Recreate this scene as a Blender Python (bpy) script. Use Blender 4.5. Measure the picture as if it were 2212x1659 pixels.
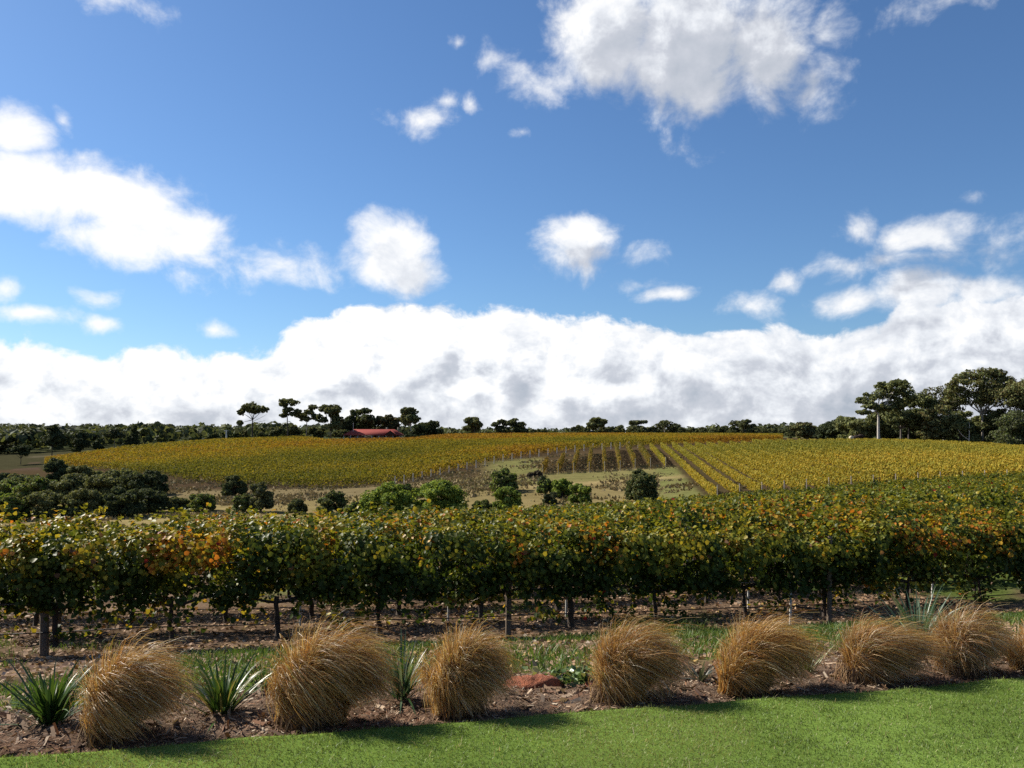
import bpy, math
import numpy as np
from math import radians, sin, cos, pi

for o in list(bpy.data.objects):
    bpy.data.objects.remove(o)
scene = bpy.context.scene
COL = scene.collection

# ------------------------------------------------------------------ camera
F = 819.0            # focal length in pixels of a 1024 wide frame
HOR = 432.0          # eye level row in that frame
EYE = 1.75
K = 1024.0 / 2212.0  # survey sheet units to pixels
cam_data = bpy.data.cameras.new('camera')
cam = bpy.data.objects.new('camera', cam_data)
COL.objects.link(cam)
cam_data.sensor_width = 36.0
cam_data.lens = 36.0 * F / 1024.0
cam_data.shift_y = (HOR - 384.0) / 1024.0
cam_data.clip_end = 20000
cam.location = (0, 0, EYE)
cam.rotation_euler = (radians(90), 0, 0)
scene.camera = cam

# ------------------------------------------------------------------ light
SUN_AZ = radians(-58)      # from +Y towards -X
SUN_EL = radians(36)
SUN_DIR = (sin(SUN_AZ) * cos(SUN_EL), cos(SUN_AZ) * cos(SUN_EL), sin(SUN_EL))
sun_data = bpy.data.lights.new('sun', 'SUN')
sun_data.energy = 5.0
sun_data.angle = radians(0.55)
sun_data.color = (1.0, 0.93, 0.82)
sun = bpy.data.objects.new('sun', sun_data)
COL.objects.link(sun)
from mathutils import Vector
sun.rotation_euler = Vector(SUN_DIR).to_track_quat('Z', 'Y').to_euler()
sun.location = (-40, 20, 60)

scene.view_settings.view_transform = 'Standard'
scene.view_settings.look = 'None'
EXPO = 0.92
scene.view_settings.exposure = EXPO
scene.view_settings.gamma = 1.0
scene.view_settings.use_curve_mapping = False
scene.cycles.use_denoising = False
scene.cycles.max_bounces = 5
scene.cycles.diffuse_bounces = 2
scene.cycles.transmission_bounces = 4
scene.cycles.transparent_max_bounces = 6
scene.cycles.caustics_reflective = False
scene.cycles.caustics_refractive = False

world = bpy.data.worlds.new('World')
scene.world = world
world.use_nodes = True
SKY_STRENGTH = 0.10 / 2 ** EXPO
SKY_TINT = (.74, .96, 1.18)     # camera white balance of the clear air


def azel(dx, dy):
    """direction (azimuth, elevation) of a sheet position"""
    u = (dx * K - 512) / F
    v = (HOR - dy * K) / F
    return math.atan2(u, 1.0), math.atan2(v, math.hypot(u, 1.0))


class NT:
    def __init__(s, tree):
        s.t = tree
        s.n = tree.nodes
        s.l = tree.links

    def node(s, kind, **kw):
        n = s.n.new(kind)
        for k, v in kw.items():
            setattr(n, k, v)
        return n

    def put(s, sock, v):
        if isinstance(v, bpy.types.NodeSocket):
            s.l.new(v, sock)
        else:
            sock.default_value = v

    def math(s, op, a, b=None, c=None, clamp=False):
        n = s.n.new('ShaderNodeMath')
        n.operation = op
        n.use_clamp = clamp
        s.put(n.inputs[0], a)
        if b is not None:
            s.put(n.inputs[1], b)
        if c is not None:
            s.put(n.inputs[2], c)
        return n.outputs[0]

    def vmath(s, op, a, b=None, c=None):
        n = s.n.new('ShaderNodeVectorMath')
        n.operation = op
        s.put(n.inputs[0], a)
        if b is not None:
            s.put(n.inputs[1], b)
        if c is not None:
            s.put(n.inputs[2], c)
        return n.outputs['Value'] if op in ('LENGTH', 'DOT_PRODUCT', 'DISTANCE') else n.outputs[0]

    def smooth(s, x, a, b, lo=0.0, hi=1.0):
        n = s.n.new('ShaderNodeMapRange')
        n.interpolation_type = 'SMOOTHSTEP'
        s.put(n.inputs[0], x)
        n.inputs[1].default_value = a
        n.inputs[2].default_value = b
        n.inputs[3].default_value = lo
        n.inputs[4].default_value = hi
        return n.outputs[0]

    def noise(s, vec, scale, detail=4, rough=0.55, dim='3D', dist=0.0):
        n = s.n.new('ShaderNodeTexNoise')
        n.noise_dimensions = dim
        n.inputs['Scale'].default_value = scale
        n.inputs['Detail'].default_value = detail
        n.inputs['Roughness'].default_value = rough
        n.inputs['Distortion'].default_value = dist
        if vec is not None:
            s.l.new(vec, n.inputs['Vector'])
        return n

    def mix(s, fac, a, b, blend='MIX'):
        n = s.n.new('ShaderNodeMix')
        n.data_type = 'RGBA'
        n.blend_type = blend
        s.put(n.inputs[0], fac)
        s.put(n.inputs[6], a)
        s.put(n.inputs[7], b)
        return n.outputs[2]

    def ramp(s, fac, stops, interp='LINEAR'):
        n = s.n.new('ShaderNodeValToRGB')
        cr = n.color_ramp
        cr.interpolation = interp
        while len(cr.elements) > 1:
            cr.elements.remove(cr.elements[-1])
        for i, (p, c) in enumerate(stops):
            e = cr.elements[0] if i == 0 else cr.elements.new(p)
            e.position = p
            e.color = (c, c, c, 1) if isinstance(c, float) else c
        s.put(n.inputs[0], fac)
        return n.outputs[0]


# cloud lobes: sheet x, y, half width, half height, weight
LOBES = [
    (1310, 70, 165, 125, 1.35), (1480, 90, 210, 170, 1.35), (1650, 100, 140, 150, 1.1), (1510, 185, 150, 85, .9),
    (1180, 170, 140, 60, .62), (1755, 170, 90, 85, .62), (1800, 60, 80, 70, .5), (1480, 320, 70, 30, .26),
    (50, 400, 210, 82, 1.2), (220, 425, 200, 90, 1.2), (345, 500, 185, 98, 1.15), (240, 520, 120, 58, .9), (440, 560, 120, 80, .62),
    (600, 575, 150, 62, .56), (700, 590, 90, 40, .45), (400, 600, 80, 40, .5),
    (842, 545, 105, 96, 1.35), (880, 585, 90, 72, 1.1), (780, 560, 70, 60, .6),
    (1240, 525, 108, 80, 1.2), (1265, 570, 60, 50, .7), (1375, 550, 60, 34, .42),
    (1865, 495, 62, 48, .72), (2010, 505, 110, 52, .85), (1960, 560, 170, 45, .5), (2170, 540, 90, 60, .5),
    (1450, 632, 75, 26, .85), (1395, 612, 90, 24, .42), (1705, 605, 60, 36, .72), (1640, 660, 90, 44, .48),
    (1840, 575, 120, 36, .6), (1840, 655, 110, 42, .7), (2080, 425, 40, 22, .5), (1990, 640, 120, 75, 1.0),
    (2120, 625, 150, 45, .8),
    (25, 272, 80, 58, 1.1), (120, 265, 26, 34, .6), (905, 250, 120, 50, .62), (1025, 214, 34, 28, .62), (955, 200, 44, 26, .5),
    (992, 95, 30, 22, .55), (265, 0, 110, 46, .62), (75, 682, 95, 28, .8), (207, 640, 45, 28, .68),
    (205, 698, 66, 24, .72), (460, 712, 62, 20, .66), (10, 628, 40, 34, .68), (1120, 285, 36, 16, .42),
    (1080, 130, 60, 36, .42), (1990, 10, 190, 46, .36),
]
BANK = [(-200, 720), (0, 722), (80, 745), (170, 768), (330, 744), (450, 757), (580, 757), (622, 702), (690, 670), (800, 657), (900, 651), (1010, 662),
        (1100, 668), (1230, 676), (1400, 698), (1500, 716), (1580, 720), (1700, 700), (1820, 714), (1890, 706), (1940, 640), (2212, 612), (2420, 650)]


MAIN_LOBES = 26      # the first entries of LOBES are the large ones that throw shade on themselves


def cloud_group(name, lobes, detail):
    g = bpy.data.node_groups.new(name, 'ShaderNodeTree')
    g.interface.new_socket('P', in_out='INPUT', socket_type='NodeSocketVector')
    g.interface.new_socket('Alpha', in_out='OUTPUT', socket_type='NodeSocketFloat')
    g.interface.new_socket('Noise', in_out='OUTPUT', socket_type='NodeSocketFloat')
    g.interface.new_socket('Bank', in_out='OUTPUT', socket_type='NodeSocketFloat')
    g.interface.new_socket('Field', in_out='OUTPUT', socket_type='NodeSocketFloat')
    t = NT(g)
    gi = t.node('NodeGroupInput')
    go = t.node('NodeGroupOutput')
    P = gi.outputs[0]
    w = t.noise(P, 11.0, 1, .5, '2D')
    warp = t.vmath('MULTIPLY_ADD', w.outputs['Color'], (.036, .026, 0), (-.018, -.013, 0))
    P2 = t.vmath('ADD', P, warp)
    nz = t.noise(t.vmath('MULTIPLY', P2, (1, 1.25, 1)), 24.0, detail, .60, '2D')
    fb = nz.outputs[0]
    sep = t.node('ShaderNodeSeparateXYZ')
    t.l.new(P2, sep.inputs[0])
    # scattered cumulus over the rest of the sky, fading out where the surveyed clouds stand
    away = t.smooth(t.math('MAXIMUM', t.math('ABSOLUTE', sep.outputs[0]), t.math('ADD', sep.outputs[1], .2)), .70, .95)
    cov = t.noise(P, 2.3, 1, .5, '2D').outputs[0]
    field = t.math('MULTIPLY_ADD', cov, 4.0, -2.25)
    field = t.math('MINIMUM', t.math('MULTIPLY_ADD', away, 3.0, -2.5), field)
    for (a, e), rx, ry, wt in lobes:
        q = t.vmath('MULTIPLY_ADD', P2, (1 / rx, 1 / ry, 0), (-a / rx, -e / ry, 0))
        ln = t.vmath('LENGTH', q)
        f = t.math('MULTIPLY_ADD', ln, -wt * 1.35, wt * 1.35)
        field = t.math('MAXIMUM', field, f)
    field = t.math('MAXIMUM', field, -0.6)
    cu = t.math('MULTIPLY_ADD', fb, 1.25, -0.71)
    cu = t.math('ADD', cu, field)
    a1 = t.smooth(cu, 0.0, 0.90)
    # horizon bank
    stops = []
    for x, y in BANK:
        a, e = azel(x, y)
        stops.append((a / (2 * pi) + .5, e / .5))
    for pos in (0.0, .12, .24, .34):
        stops.append((pos, .26 + .06 * sin(37 * pos)))
    for pos in (.66, .76, .88, 1.0):
        stops.append((pos, .26 + .06 * sin(37 * (pos - 1.0) * (1 if pos > .95 else .7))))
    stops.sort()
    top = t.ramp(t.math('MULTIPLY_ADD', sep.outputs[0], 1 / (2 * pi), .5), stops)
    top = t.math('MULTIPLY', top, .5)
    d = t.math('SUBTRACT', top, sep.outputs[1])
    bn = t.math('MULTIPLY_ADD', fb, .045, -.0225)
    bk = t.math('ADD', d, bn)
    a2 = t.smooth(bk, -0.002, 0.012)
    al = t.math('MAXIMUM', a1, a2)
    t.l.new(al, go.inputs[0])
    t.l.new(fb, go.inputs[1])
    t.l.new(bk, go.inputs[2])
    t.l.new(cu, go.inputs[3])
    return g


def build_world():
    t = NT(world.node_tree)
    t.n.clear()
    out = t.node('ShaderNodeOutputWorld')
    sky = t.node('ShaderNodeTexSky')
    sky.sky_type = 'NISHITA'
    sky.sun_disc = False
    sky.sun_elevation = SUN_EL
    sky.sun_rotation = SUN_AZ
    sky.altitude = 60
    sky.air_density = 1.0
    sky.dust_density = 0.3
    sky.ozone_density = 3.0
    tc = t.node('ShaderNodeTexCoord')
    sep = t.node('ShaderNodeSeparateXYZ')
    t.l.new(tc.outputs['Generated'], sep.inputs[0])
    x, y, z = sep.outputs
    az = t.math('ARCTAN2', x, y)
    el = t.math('ARCSINE', z)
    cmb = t.node('ShaderNodeCombineXYZ')
    t.l.new(az, cmb.inputs[0])
    t.l.new(el, cmb.inputs[1])
    P = cmb.outputs[0]
    lobes = [(azel(lx, ly), rx * K / F, ry * K / F, wt * (.86 if wt < .75 else 1.0)) for lx, ly, rx, ry, wt in LOBES]
    g_full = cloud_group('cloud_field', lobes, 7)
    g_main = cloud_group('cloud_shade', lobes[:MAIN_LOBES], 4)
    g_far = cloud_group('cloud_rest', [], 4)
    skyc = t.vmath('MULTIPLY', sky.outputs[0], SKY_TINT)

    def sky_with(ga, gb):
        g1 = t.node('ShaderNodeGroup')
        g1.node_tree = ga
        t.l.new(P, g1.inputs[0])
        g2 = t.node('ShaderNodeGroup')
        g2.node_tree = gb
        t.l.new(t.vmath('ADD', P, (-.020, .034, 0)), g2.inputs[0])
        # light through the cloud: what lies towards the sun shades it
        rel = t.math('SUBTRACT', g1.outputs[1], g2.outputs[1])
        inbank = t.smooth(g1.outputs[2], .0, .03)
        dep = t.math('MULTIPLY', t.smooth(g2.outputs[3], -.1, 1.15), t.smooth(az, -.52, .1, .12, 1.0))
        lit = t.math('MULTIPLY_ADD', t.math('MULTIPLY', dep, t.math('SUBTRACT', 1.0, inbank)), -.42, 1.0)
        dep2 = t.smooth(g2.outputs[2], -.004, .06)
        Q = t.vmath('MULTIPLY', P, (1, 1.7, 1))
        pv = t.noise(Q, 11.0, 6, .52, '2D').outputs[0]
        pw = t.noise(t.vmath('ADD', Q, (-.020, .028, 0)), 11.0, 4, .52, '2D').outputs[0]
        emb = t.math('MULTIPLY_ADD', t.math('SUBTRACT', pv, pw), 1.15, -.045)
        crease = t.math('ABSOLUTE', t.math('MULTIPLY_ADD', pw, 2.0, -1.0))
        emb = t.math('ADD', emb, t.smooth(crease, .0, .22, -.12, .03))
        thick = t.noise(t.vmath('MULTIPLY', P, (1, 3.0, 1)), 3.2, 2, .5, '2D').outputs[0]
        emb = t.math('MULTIPLY_ADD', t.math('SUBTRACT', thick, .42), -.30, emb)
        emb = t.math('MULTIPLY', emb, t.smooth(el, .0, .09, .35, 1.0))
        lit = t.math('MULTIPLY_ADD', dep2, emb, lit)
        lit = t.math('MULTIPLY_ADD', rel, t.math('MULTIPLY_ADD', inbank, .45, .35), lit)
        right = t.smooth(az, -.30, .45, 0.10, -.16)
        lit = t.math('ADD', lit, right)
        low = t.smooth(el, .01, .10, -.25, .0)
        lit = t.math('ADD', lit, low, None, True)
        ccol = t.node('ShaderNodeValToRGB')
        cr = ccol.color_ramp
        cr.elements[0].position = .25
        cr.elements[0].color = (.44, .49, .57, 1)
        cr.elements[1].position = .97
        cr.elements[1].color = (1.06, 1.06, 1.06, 1)
        e = cr.elements.new(.58)
        e.color = (.62, .65, .72, 1)
        e = cr.elements.new(.80)
        e.color = (.86, .89, .94, 1)
        t.l.new(lit, ccol.inputs[0])
        cloud = t.vmath('SCALE', ccol.outputs[0])
        cloud.node.inputs['Scale'].default_value = 1.0 / SKY_STRENGTH / 2 ** EXPO
        al = t.math('MULTIPLY', g1.outputs[0], .98)
        bg = t.node('ShaderNodeBackground')
        bg.inputs['Strength'].default_value = SKY_STRENGTH
        t.l.new(t.mix(al, skyc, cloud), bg.inputs[0])
        return bg.outputs[0]

    mx = t.node('ShaderNodeMixShader')
    a_in = t.math('LESS_THAN', t.math('ABSOLUTE', az), .74)
    e_in = t.math('LESS_THAN', t.math('ABSOLUTE', el), .66)
    t.l.new(t.math('MULTIPLY', a_in, e_in), mx.inputs[0])
    t.l.new(sky_with(g_far, g_far), mx.inputs[1])
    t.l.new(sky_with(g_full, g_main), mx.inputs[2])
    t.l.new(mx.outputs[0], out.inputs[0])
    world.cycles.sampling_method = 'MANUAL'
    world.cycles.sample_map_resolution = 512


build_world()


# ------------------------------------------------------------------ helpers
def rng_of(seed):
    return np.random.default_rng(seed)


def _hash(ix, iy, iz, seed):
    h = (ix * 374761393 + iy * 668265263 + iz * 2147483647 + seed * 144665) & 0xffffffff
    h = ((h ^ (h >> 13)) * 1274126177) & 0xffffffff
    h = (h ^ (h >> 16)) & 0xffffffff
    return h.astype(np.float64) / 4294967295.0


def vnoise(P, scale, seed=0):
    P = np.asarray(P, float) * scale
    if P.shape[-1] == 2:
        P = np.concatenate([P, np.zeros(P.shape[:-1] + (1,))], -1)
    i = np.floor(P).astype(np.int64)
    f = P - i
    f = f * f * (3 - 2 * f)
    r = 0
    for dx in (0, 1):
        for dy in (0, 1):
            for dz in (0, 1):
                wgt = (f[..., 0] if dx else 1 - f[..., 0]) * (f[..., 1] if dy else 1 - f[..., 1]) * (f[..., 2] if dz else 1 - f[..., 2])
                r = r + wgt * _hash(i[..., 0] + dx, i[..., 1] + dy, i[..., 2] + dz, seed)
    return r


def fbm(P, scale, octv=3, seed=0):
    s, a, tot = 0, 1.0, 0
    for k in range(octv):
        s = s + a * vnoise(P, scale * 2 ** k, seed + 17 * k)
        tot += a
        a *= .5
    return s / tot


def nrmz(v):
    return v / np.maximum(np.linalg.norm(v, axis=-1, keepdims=True), 1e-9)


def sstep(x, a, b):
    t = np.clip((x - a) / (b - a), 0, 1)
    return t * t * (3 - 2 * t)


def mesh(name, V, faces, col=None, smooth=False, mats=None, midx=None):
    """faces: list of (n,k) int arrays"""
    me = bpy.data.meshes.new(name)
    V = np.asarray(V, np.float32)
    if not isinstance(faces, list):
        faces = [faces]
    faces = [np.asarray(f, np.int32) for f in faces if len(f)]
    me.vertices.add(len(V))
    me.vertices.foreach_set('co', V.ravel())
    tot = sum(f.size for f in faces)
    npoly = sum(len(f) for f in faces)
    me.loops.add(tot)
    me.loops.foreach_set('vertex_index', np.concatenate([f.ravel() for f in faces]))
    me.polygons.add(npoly)
    sizes = np.concatenate([np.full(len(f), f.shape[1], np.int32) for f in faces])
    starts = np.concatenate([[0], np.cumsum(sizes)[:-1]]).astype(np.int32)
    me.polygons.foreach_set('loop_start', starts)
    if smooth:
        me.polygons.foreach_set('use_smooth', np.ones(npoly, bool))
    if midx is not None:
        me.polygons.foreach_set('material_index', np.asarray(midx, np.int32))
    for m in (mats or []):
        me.materials.append(m)
    me.update(calc_edges=True)
    if col is not None:
        ca = me.color_attributes.new('Col', 'FLOAT_COLOR', 'POINT')
        c4 = np.ones((len(V), 4), np.float32)
        c4[:, :3] = col
        ca.data.foreach_set('color', c4.ravel())
    return me


def obj(name, me, parent=None, loc=None, rotz=None):
    o = bpy.data.objects.new(name, me)
    COL.objects.link(o)
    if parent is not None:
        o.parent = parent
    if loc is not None:
        o.location = loc
    if rotz is not None:
        o.rotation_euler = (0, 0, rotz)
    return o


def empty(name, loc, rotz=0):
    o = bpy.data.objects.new(name, None)
    o.empty_display_size = .3
    COL.objects.link(o)
    o.location = loc
    o.rotation_euler = (0, 0, rotz)
    return o


def tag(o, label=None, cat=None, group=None, kind=None):
    if label:
        o['label'] = label
    if cat:
        o['category'] = cat
    if group:
        o['group'] = group
    if kind:
        o['kind'] = kind
    return o


class Acc:
    """collects vertices, faces and colours of one mesh"""
    def __init__(s):
        s.v, s.f, s.c, s.m, s.n = [], {}, [], [], 0
        s.order = []

    def add(s, V, Fc, col, mi=0):
        V = np.asarray(V, float).reshape(-1, 3)
        Fc = np.asarray(Fc)
        s.v.append(V)
        c = np.asarray(col, float)
        if c.ndim == 1:
            c = np.tile(c, (len(V), 1))
        s.c.append(c)
        s.order.append((Fc + s.n, mi))
        s.n += len(V)

    def mesh(s, name, mats, smooth=False):
        fs = [f for f, _ in s.order]
        mi = np.concatenate([np.full(len(f), m) for f, m in s.order])
        return mesh(name, np.concatenate(s.v), fs, np.concatenate(s.c), smooth, mats, mi)


def tube(pts, rad, sides=6):
    pts = np.asarray(pts, float)
    n = len(pts)
    rad = np.broadcast_to(np.asarray(rad, float), (n,))
    d = np.gradient(pts, axis=0)
    d = nrmz(d)
    ref = np.tile(np.array([0.31, .95, .05]), (n, 1))
    ref[np.abs((d * ref).sum(1)) > .9] = (1, 0, 0)
    a = nrmz(np.cross(d, ref))
    b = np.cross(d, a)
    th = np.arange(sides) / sides * 2 * pi
    V = pts[:, None] + rad[:, None, None] * (np.cos(th)[None, :, None] * a[:, None] + np.sin(th)[None, :, None] * b[:, None])
    V = V.reshape(-1, 3)
    i = np.arange(n - 1)[:, None] * sides
    j = np.arange(sides)[None]
    jn = (j + 1) % sides
    Fc = np.stack([i + j, i + jn, i + sides + jn, i + sides + j], -1).reshape(-1, 4)
    return V, Fc


def box(x0, x1, y0, y1, z0, z1):
    V = np.array([(x, y, z) for z in (z0, z1) for y in (y0, y1) for x in (x0, x1)], float)
    Fc = np.array([(0, 2, 3, 1), (4, 5, 7, 6), (0, 1, 5, 4), (2, 6, 7, 3), (0, 4, 6, 2), (1, 3, 7, 5)])
    return V, Fc


LEAF = np.array([(0, 0, 0), (-.52, .22, .10), (-.36, .80, .06), (0, 1.0, -.10), (.36, .80, .06), (.52, .22, .10)])
LEAF_F = np.array([(0, 3, 2, 1), (0, 5, 4, 3)])
CARD = np.array([(-.5, -.35, .08), (.42, -.5, -.05), (.5, .40, .08), (-.38, .5, -.05)])
CARD_F = np.array([(0, 1, 2, 3)])
TRI = np.array([(-.5, -.4, 0), (.55, -.3, 0), (.02, .6, 0)])
TRI_F = np.array([(0, 1, 2)])


def cards(P, N, S, rng, tm=CARD, tf=CARD_F, axis=None):
    n = len(P)
    N = nrmz(N)
    if axis is None:
        axis = rng.normal(size=(n, 3))
    T = nrmz(axis - N * (axis * N).sum(1, keepdims=True))
    B = np.cross(N, T)
    S = np.broadcast_to(np.asarray(S, float), (n,))
    V = P[:, None] + S[:, None, None] * (tm[None, :, 0, None] * B[:, None] + tm[None, :, 1, None] * T[:, None] + tm[None, :, 2, None] * N[:, None])
    Fc = tf[None] + (np.arange(n) * len(tm))[:, None, None]
    return V.reshape(-1, 3), Fc.reshape(-1, tf.shape[1])


def rdir(rng, n):
    return nrmz(rng.normal(size=(n, 3)))


def pick(rng, palette, n, p):
    pal = np.asarray(palette, float)
    p = np.asarray(p, float)
    return pal[rng.choice(len(pal), n, p=p / p.sum())]


# ------------------------------------------------------------------ materials
def mat_leaf(name, rough=.5, transl=.35, spec=.35, vary=.25, scale=3.0, tint=(1, 1, 1)):
    m = bpy.data.materials.new(name)
    m.use_nodes = True
    t = NT(m.node_tree)
    t.n.clear()
    out = t.node('ShaderNodeOutputMaterial')
    at = t.node('ShaderNodeAttribute', attribute_name='Col')
    ge = t.node('ShaderNodeNewGeometry')
    nz = t.noise(ge.outputs['Position'], scale, 3, .6)
    f = t.math('MULTIPLY_ADD', nz.outputs[0], 2 * vary, 1 - vary)
    c = t.vmath('SCALE', at.outputs['Color'])
    t.l.new(f, c.node.inputs['Scale'])
    c = t.vmath('MULTIPLY', c, tuple(.86 * v for v in tint))
    p = t.node('ShaderNodeBsdfPrincipled')
    t.l.new(c, p.inputs['Base Color'])
    p.inputs['Roughness'].default_value = rough
    p.inputs['Specular IOR Level'].default_value = spec
    if transl > 0:
        tr = t.node('ShaderNodeBsdfTranslucent')
        c2 = t.vmath('MULTIPLY', c, (1.25, 1.15, .7))
        t.l.new(c2, tr.inputs['Color'])
        mx = t.node('ShaderNodeMixShader')
        mx.inputs[0].default_value = transl
        t.l.new(p.outputs[0], mx.inputs[1])
        t.l.new(tr.outputs[0], mx.inputs[2])
        t.l.new(mx.outputs[0], out.inputs[0])
    else:
        t.l.new(p.outputs[0], out.inputs[0])
    return m


def mat_solid(name, color, rough=.7, scale=8.0, vary=.35, bump=.3, metal=0.0, spec=.3, coord='Object', stretch=(1, 1, 1), dark=None):
    m = bpy.data.materials.new(name)
    m.use_nodes = True
    t = NT(m.node_tree)
    t.n.clear()
    out = t.node('ShaderNodeOutputMaterial')
    tc = t.node('ShaderNodeTexCoord')
    v = t.vmath('MULTIPLY', tc.outputs[coord], stretch)
    nz = t.noise(v, scale, 6, .65)
    nz2 = t.noise(v, scale * .23, 3, .5)
    d = dark or tuple(c * (1 - vary) for c in color)
    l = tuple(min(1, c * (1 + vary)) for c in color)
    f = t.math('MULTIPLY_ADD', nz2.outputs[0], .6, t.math('MULTIPLY_ADD', nz.outputs[0], 1.2, -.4), clamp=True)
    c = t.mix(f, (*d, 1), (*l, 1))
    p = t.node('ShaderNodeBsdfPrincipled')
    t.l.new(c, p.inputs['Base Color'])
    p.inputs['Roughness'].default_value = rough
    p.inputs['Metallic'].default_value = metal
    p.inputs['Specular IOR Level'].default_value = spec
    if bump:
        b = t.node('ShaderNodeBump')
        b.inputs['Strength'].default_value = bump
        b.inputs['Distance'].default_value = .05
        t.l.new(nz.outputs[0], b.inputs['Height'])
        t.l.new(b.outputs[0], p.inputs['Normal'])
    t.l.new(p.outputs[0], out.inputs[0])
    return m


def mat_ground(name, s1, s2, vary=.5, bump=.4, bdist=.03, rough=.95, s3=None):
    """attribute colour with grain at two scales"""
    m = bpy.data.materials.new(name)
    m.use_nodes = True
    t = NT(m.node_tree)
    t.n.clear()
    out = t.node('ShaderNodeOutputMaterial')
    at = t.node('ShaderNodeAttribute', attribute_name='Col')
    ge = t.node('ShaderNodeNewGeometry')
    n1 = t.noise(ge.outputs['Position'], s1, 6, .65).outputs[0]
    n2 = t.noise(ge.outputs['Position'], s2, 5, .6).outputs[0]
    f = t.math('ADD', t.math('MULTIPLY_ADD', n1, 2 * vary, -vary), t.math('MULTIPLY_ADD', n2, 2 * vary, 1 - vary))
    f = t.math('MULTIPLY', t.math('MAXIMUM', f, .15), .84)
    c = t.vmath('SCALE', at.outputs['Color'])
    t.l.new(f, c.node.inputs['Scale'])
    p = t.node('ShaderNodeBsdfPrincipled')
    t.l.new(c, p.inputs['Base Color'])
    p.inputs['Roughness'].default_value = rough
    p.inputs['Specular IOR Level'].default_value = 0.0
    b = t.node('ShaderNodeBump')
    b.inputs['Strength'].default_value = bump
    b.inputs['Distance'].default_value = bdist
    t.l.new(t.math('ADD', n1, n2), b.inputs['Height'])
    t.l.new(b.outputs[0], p.inputs['Normal'])
    t.l.new(p.outputs[0], out.inputs[0])
    return m


M_VINE = mat_leaf('vine_leaf', .50, .33, .16, .2, 6)
M_FARVINE = mat_leaf('far_vine_leaf', .75, .35, .06, .3, 1.2)
M_GUM = mat_leaf('eucalypt_leaf', .75, .28, .08, .3, .7)
M_BUSH = mat_leaf('bush_leaf', .75, .32, .08, .3, 1.0)
M_TUSS = mat_leaf('tussock_blade', .45, .32, .35, .2, 14)
M_STRAP = mat_leaf('strap_leaf', .38, .25, .35, .2, 10)
M_GRASS = mat_leaf('grass_blade', .5, .3, .25, .3, 3)
M_LITTER = mat_leaf('dry_litter', .8, .1, .15, .3, 20)
M_BARK = mat_solid('vine_bark', (.055, .040, .030), .9, 30, .5, .8, stretch=(1, 1, .3))
M_GUMBARK = mat_leaf('gum_bark', .8, 0, .2, .35, 1.5)
M_POST = mat_solid('post_wood', (.15, .115, .085), .9, 14, .4, .6, stretch=(3, 3, .4))
M_ENDPOST = mat_solid('weathered_end_post', (.34, .30, .24), .9, 8, .3, .3)
M_STAKE = mat_solid('pale_stake', (.55, .55, .52), .6, 10, .2, .2)
M_WIRE = mat_solid('trellis_wire', (.25, .25, .25), .4, 5, .2, 0, metal=.8)
M_PIPE = mat_solid('black_pipe', (.02, .02, .02), .5, 5, .3, 0)
M_ROCK = mat_solid('laterite', (.26, .085, .040), .95, 16, .6, 1.0, dark=(.07, .026, .016))
M_PALEROCK = mat_solid('pale_stone', (.55, .48, .34), .9, 6, .3, .5)
M_LOG = mat_solid('charred_wood', (.04, .025, .018), .95, 5, .5, .6)
M_ROOF = mat_solid('red_roof_sheet', (.24, .055, .045), .85, 2, .22, .1, spec=.05)
M_WALL = mat_solid('house_wall', (.22, .20, .15), .9, 4, .25, .2)
M_WHITE = mat_solid('white_paint', (.6, .6, .52), .7, 4, .15, .1)
M_GLASS = mat_solid('window_glass', (.02, .025, .03), .08, 4, .2, 0, spec=.8)
M_GROUND = mat_ground('ground', 9.0, .5, .5, .6, .06)
M_LAWN = mat_ground('lawn', 60.0, .9, .22, .5, .01)
M_MULCH = mat_ground('mulch', 38.0, 5.0, .5, .9, .03)
M_SOILEDGE = mat_solid('cut_soil', (.03, .02, .014), .95, 20, .4, .5)

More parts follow.
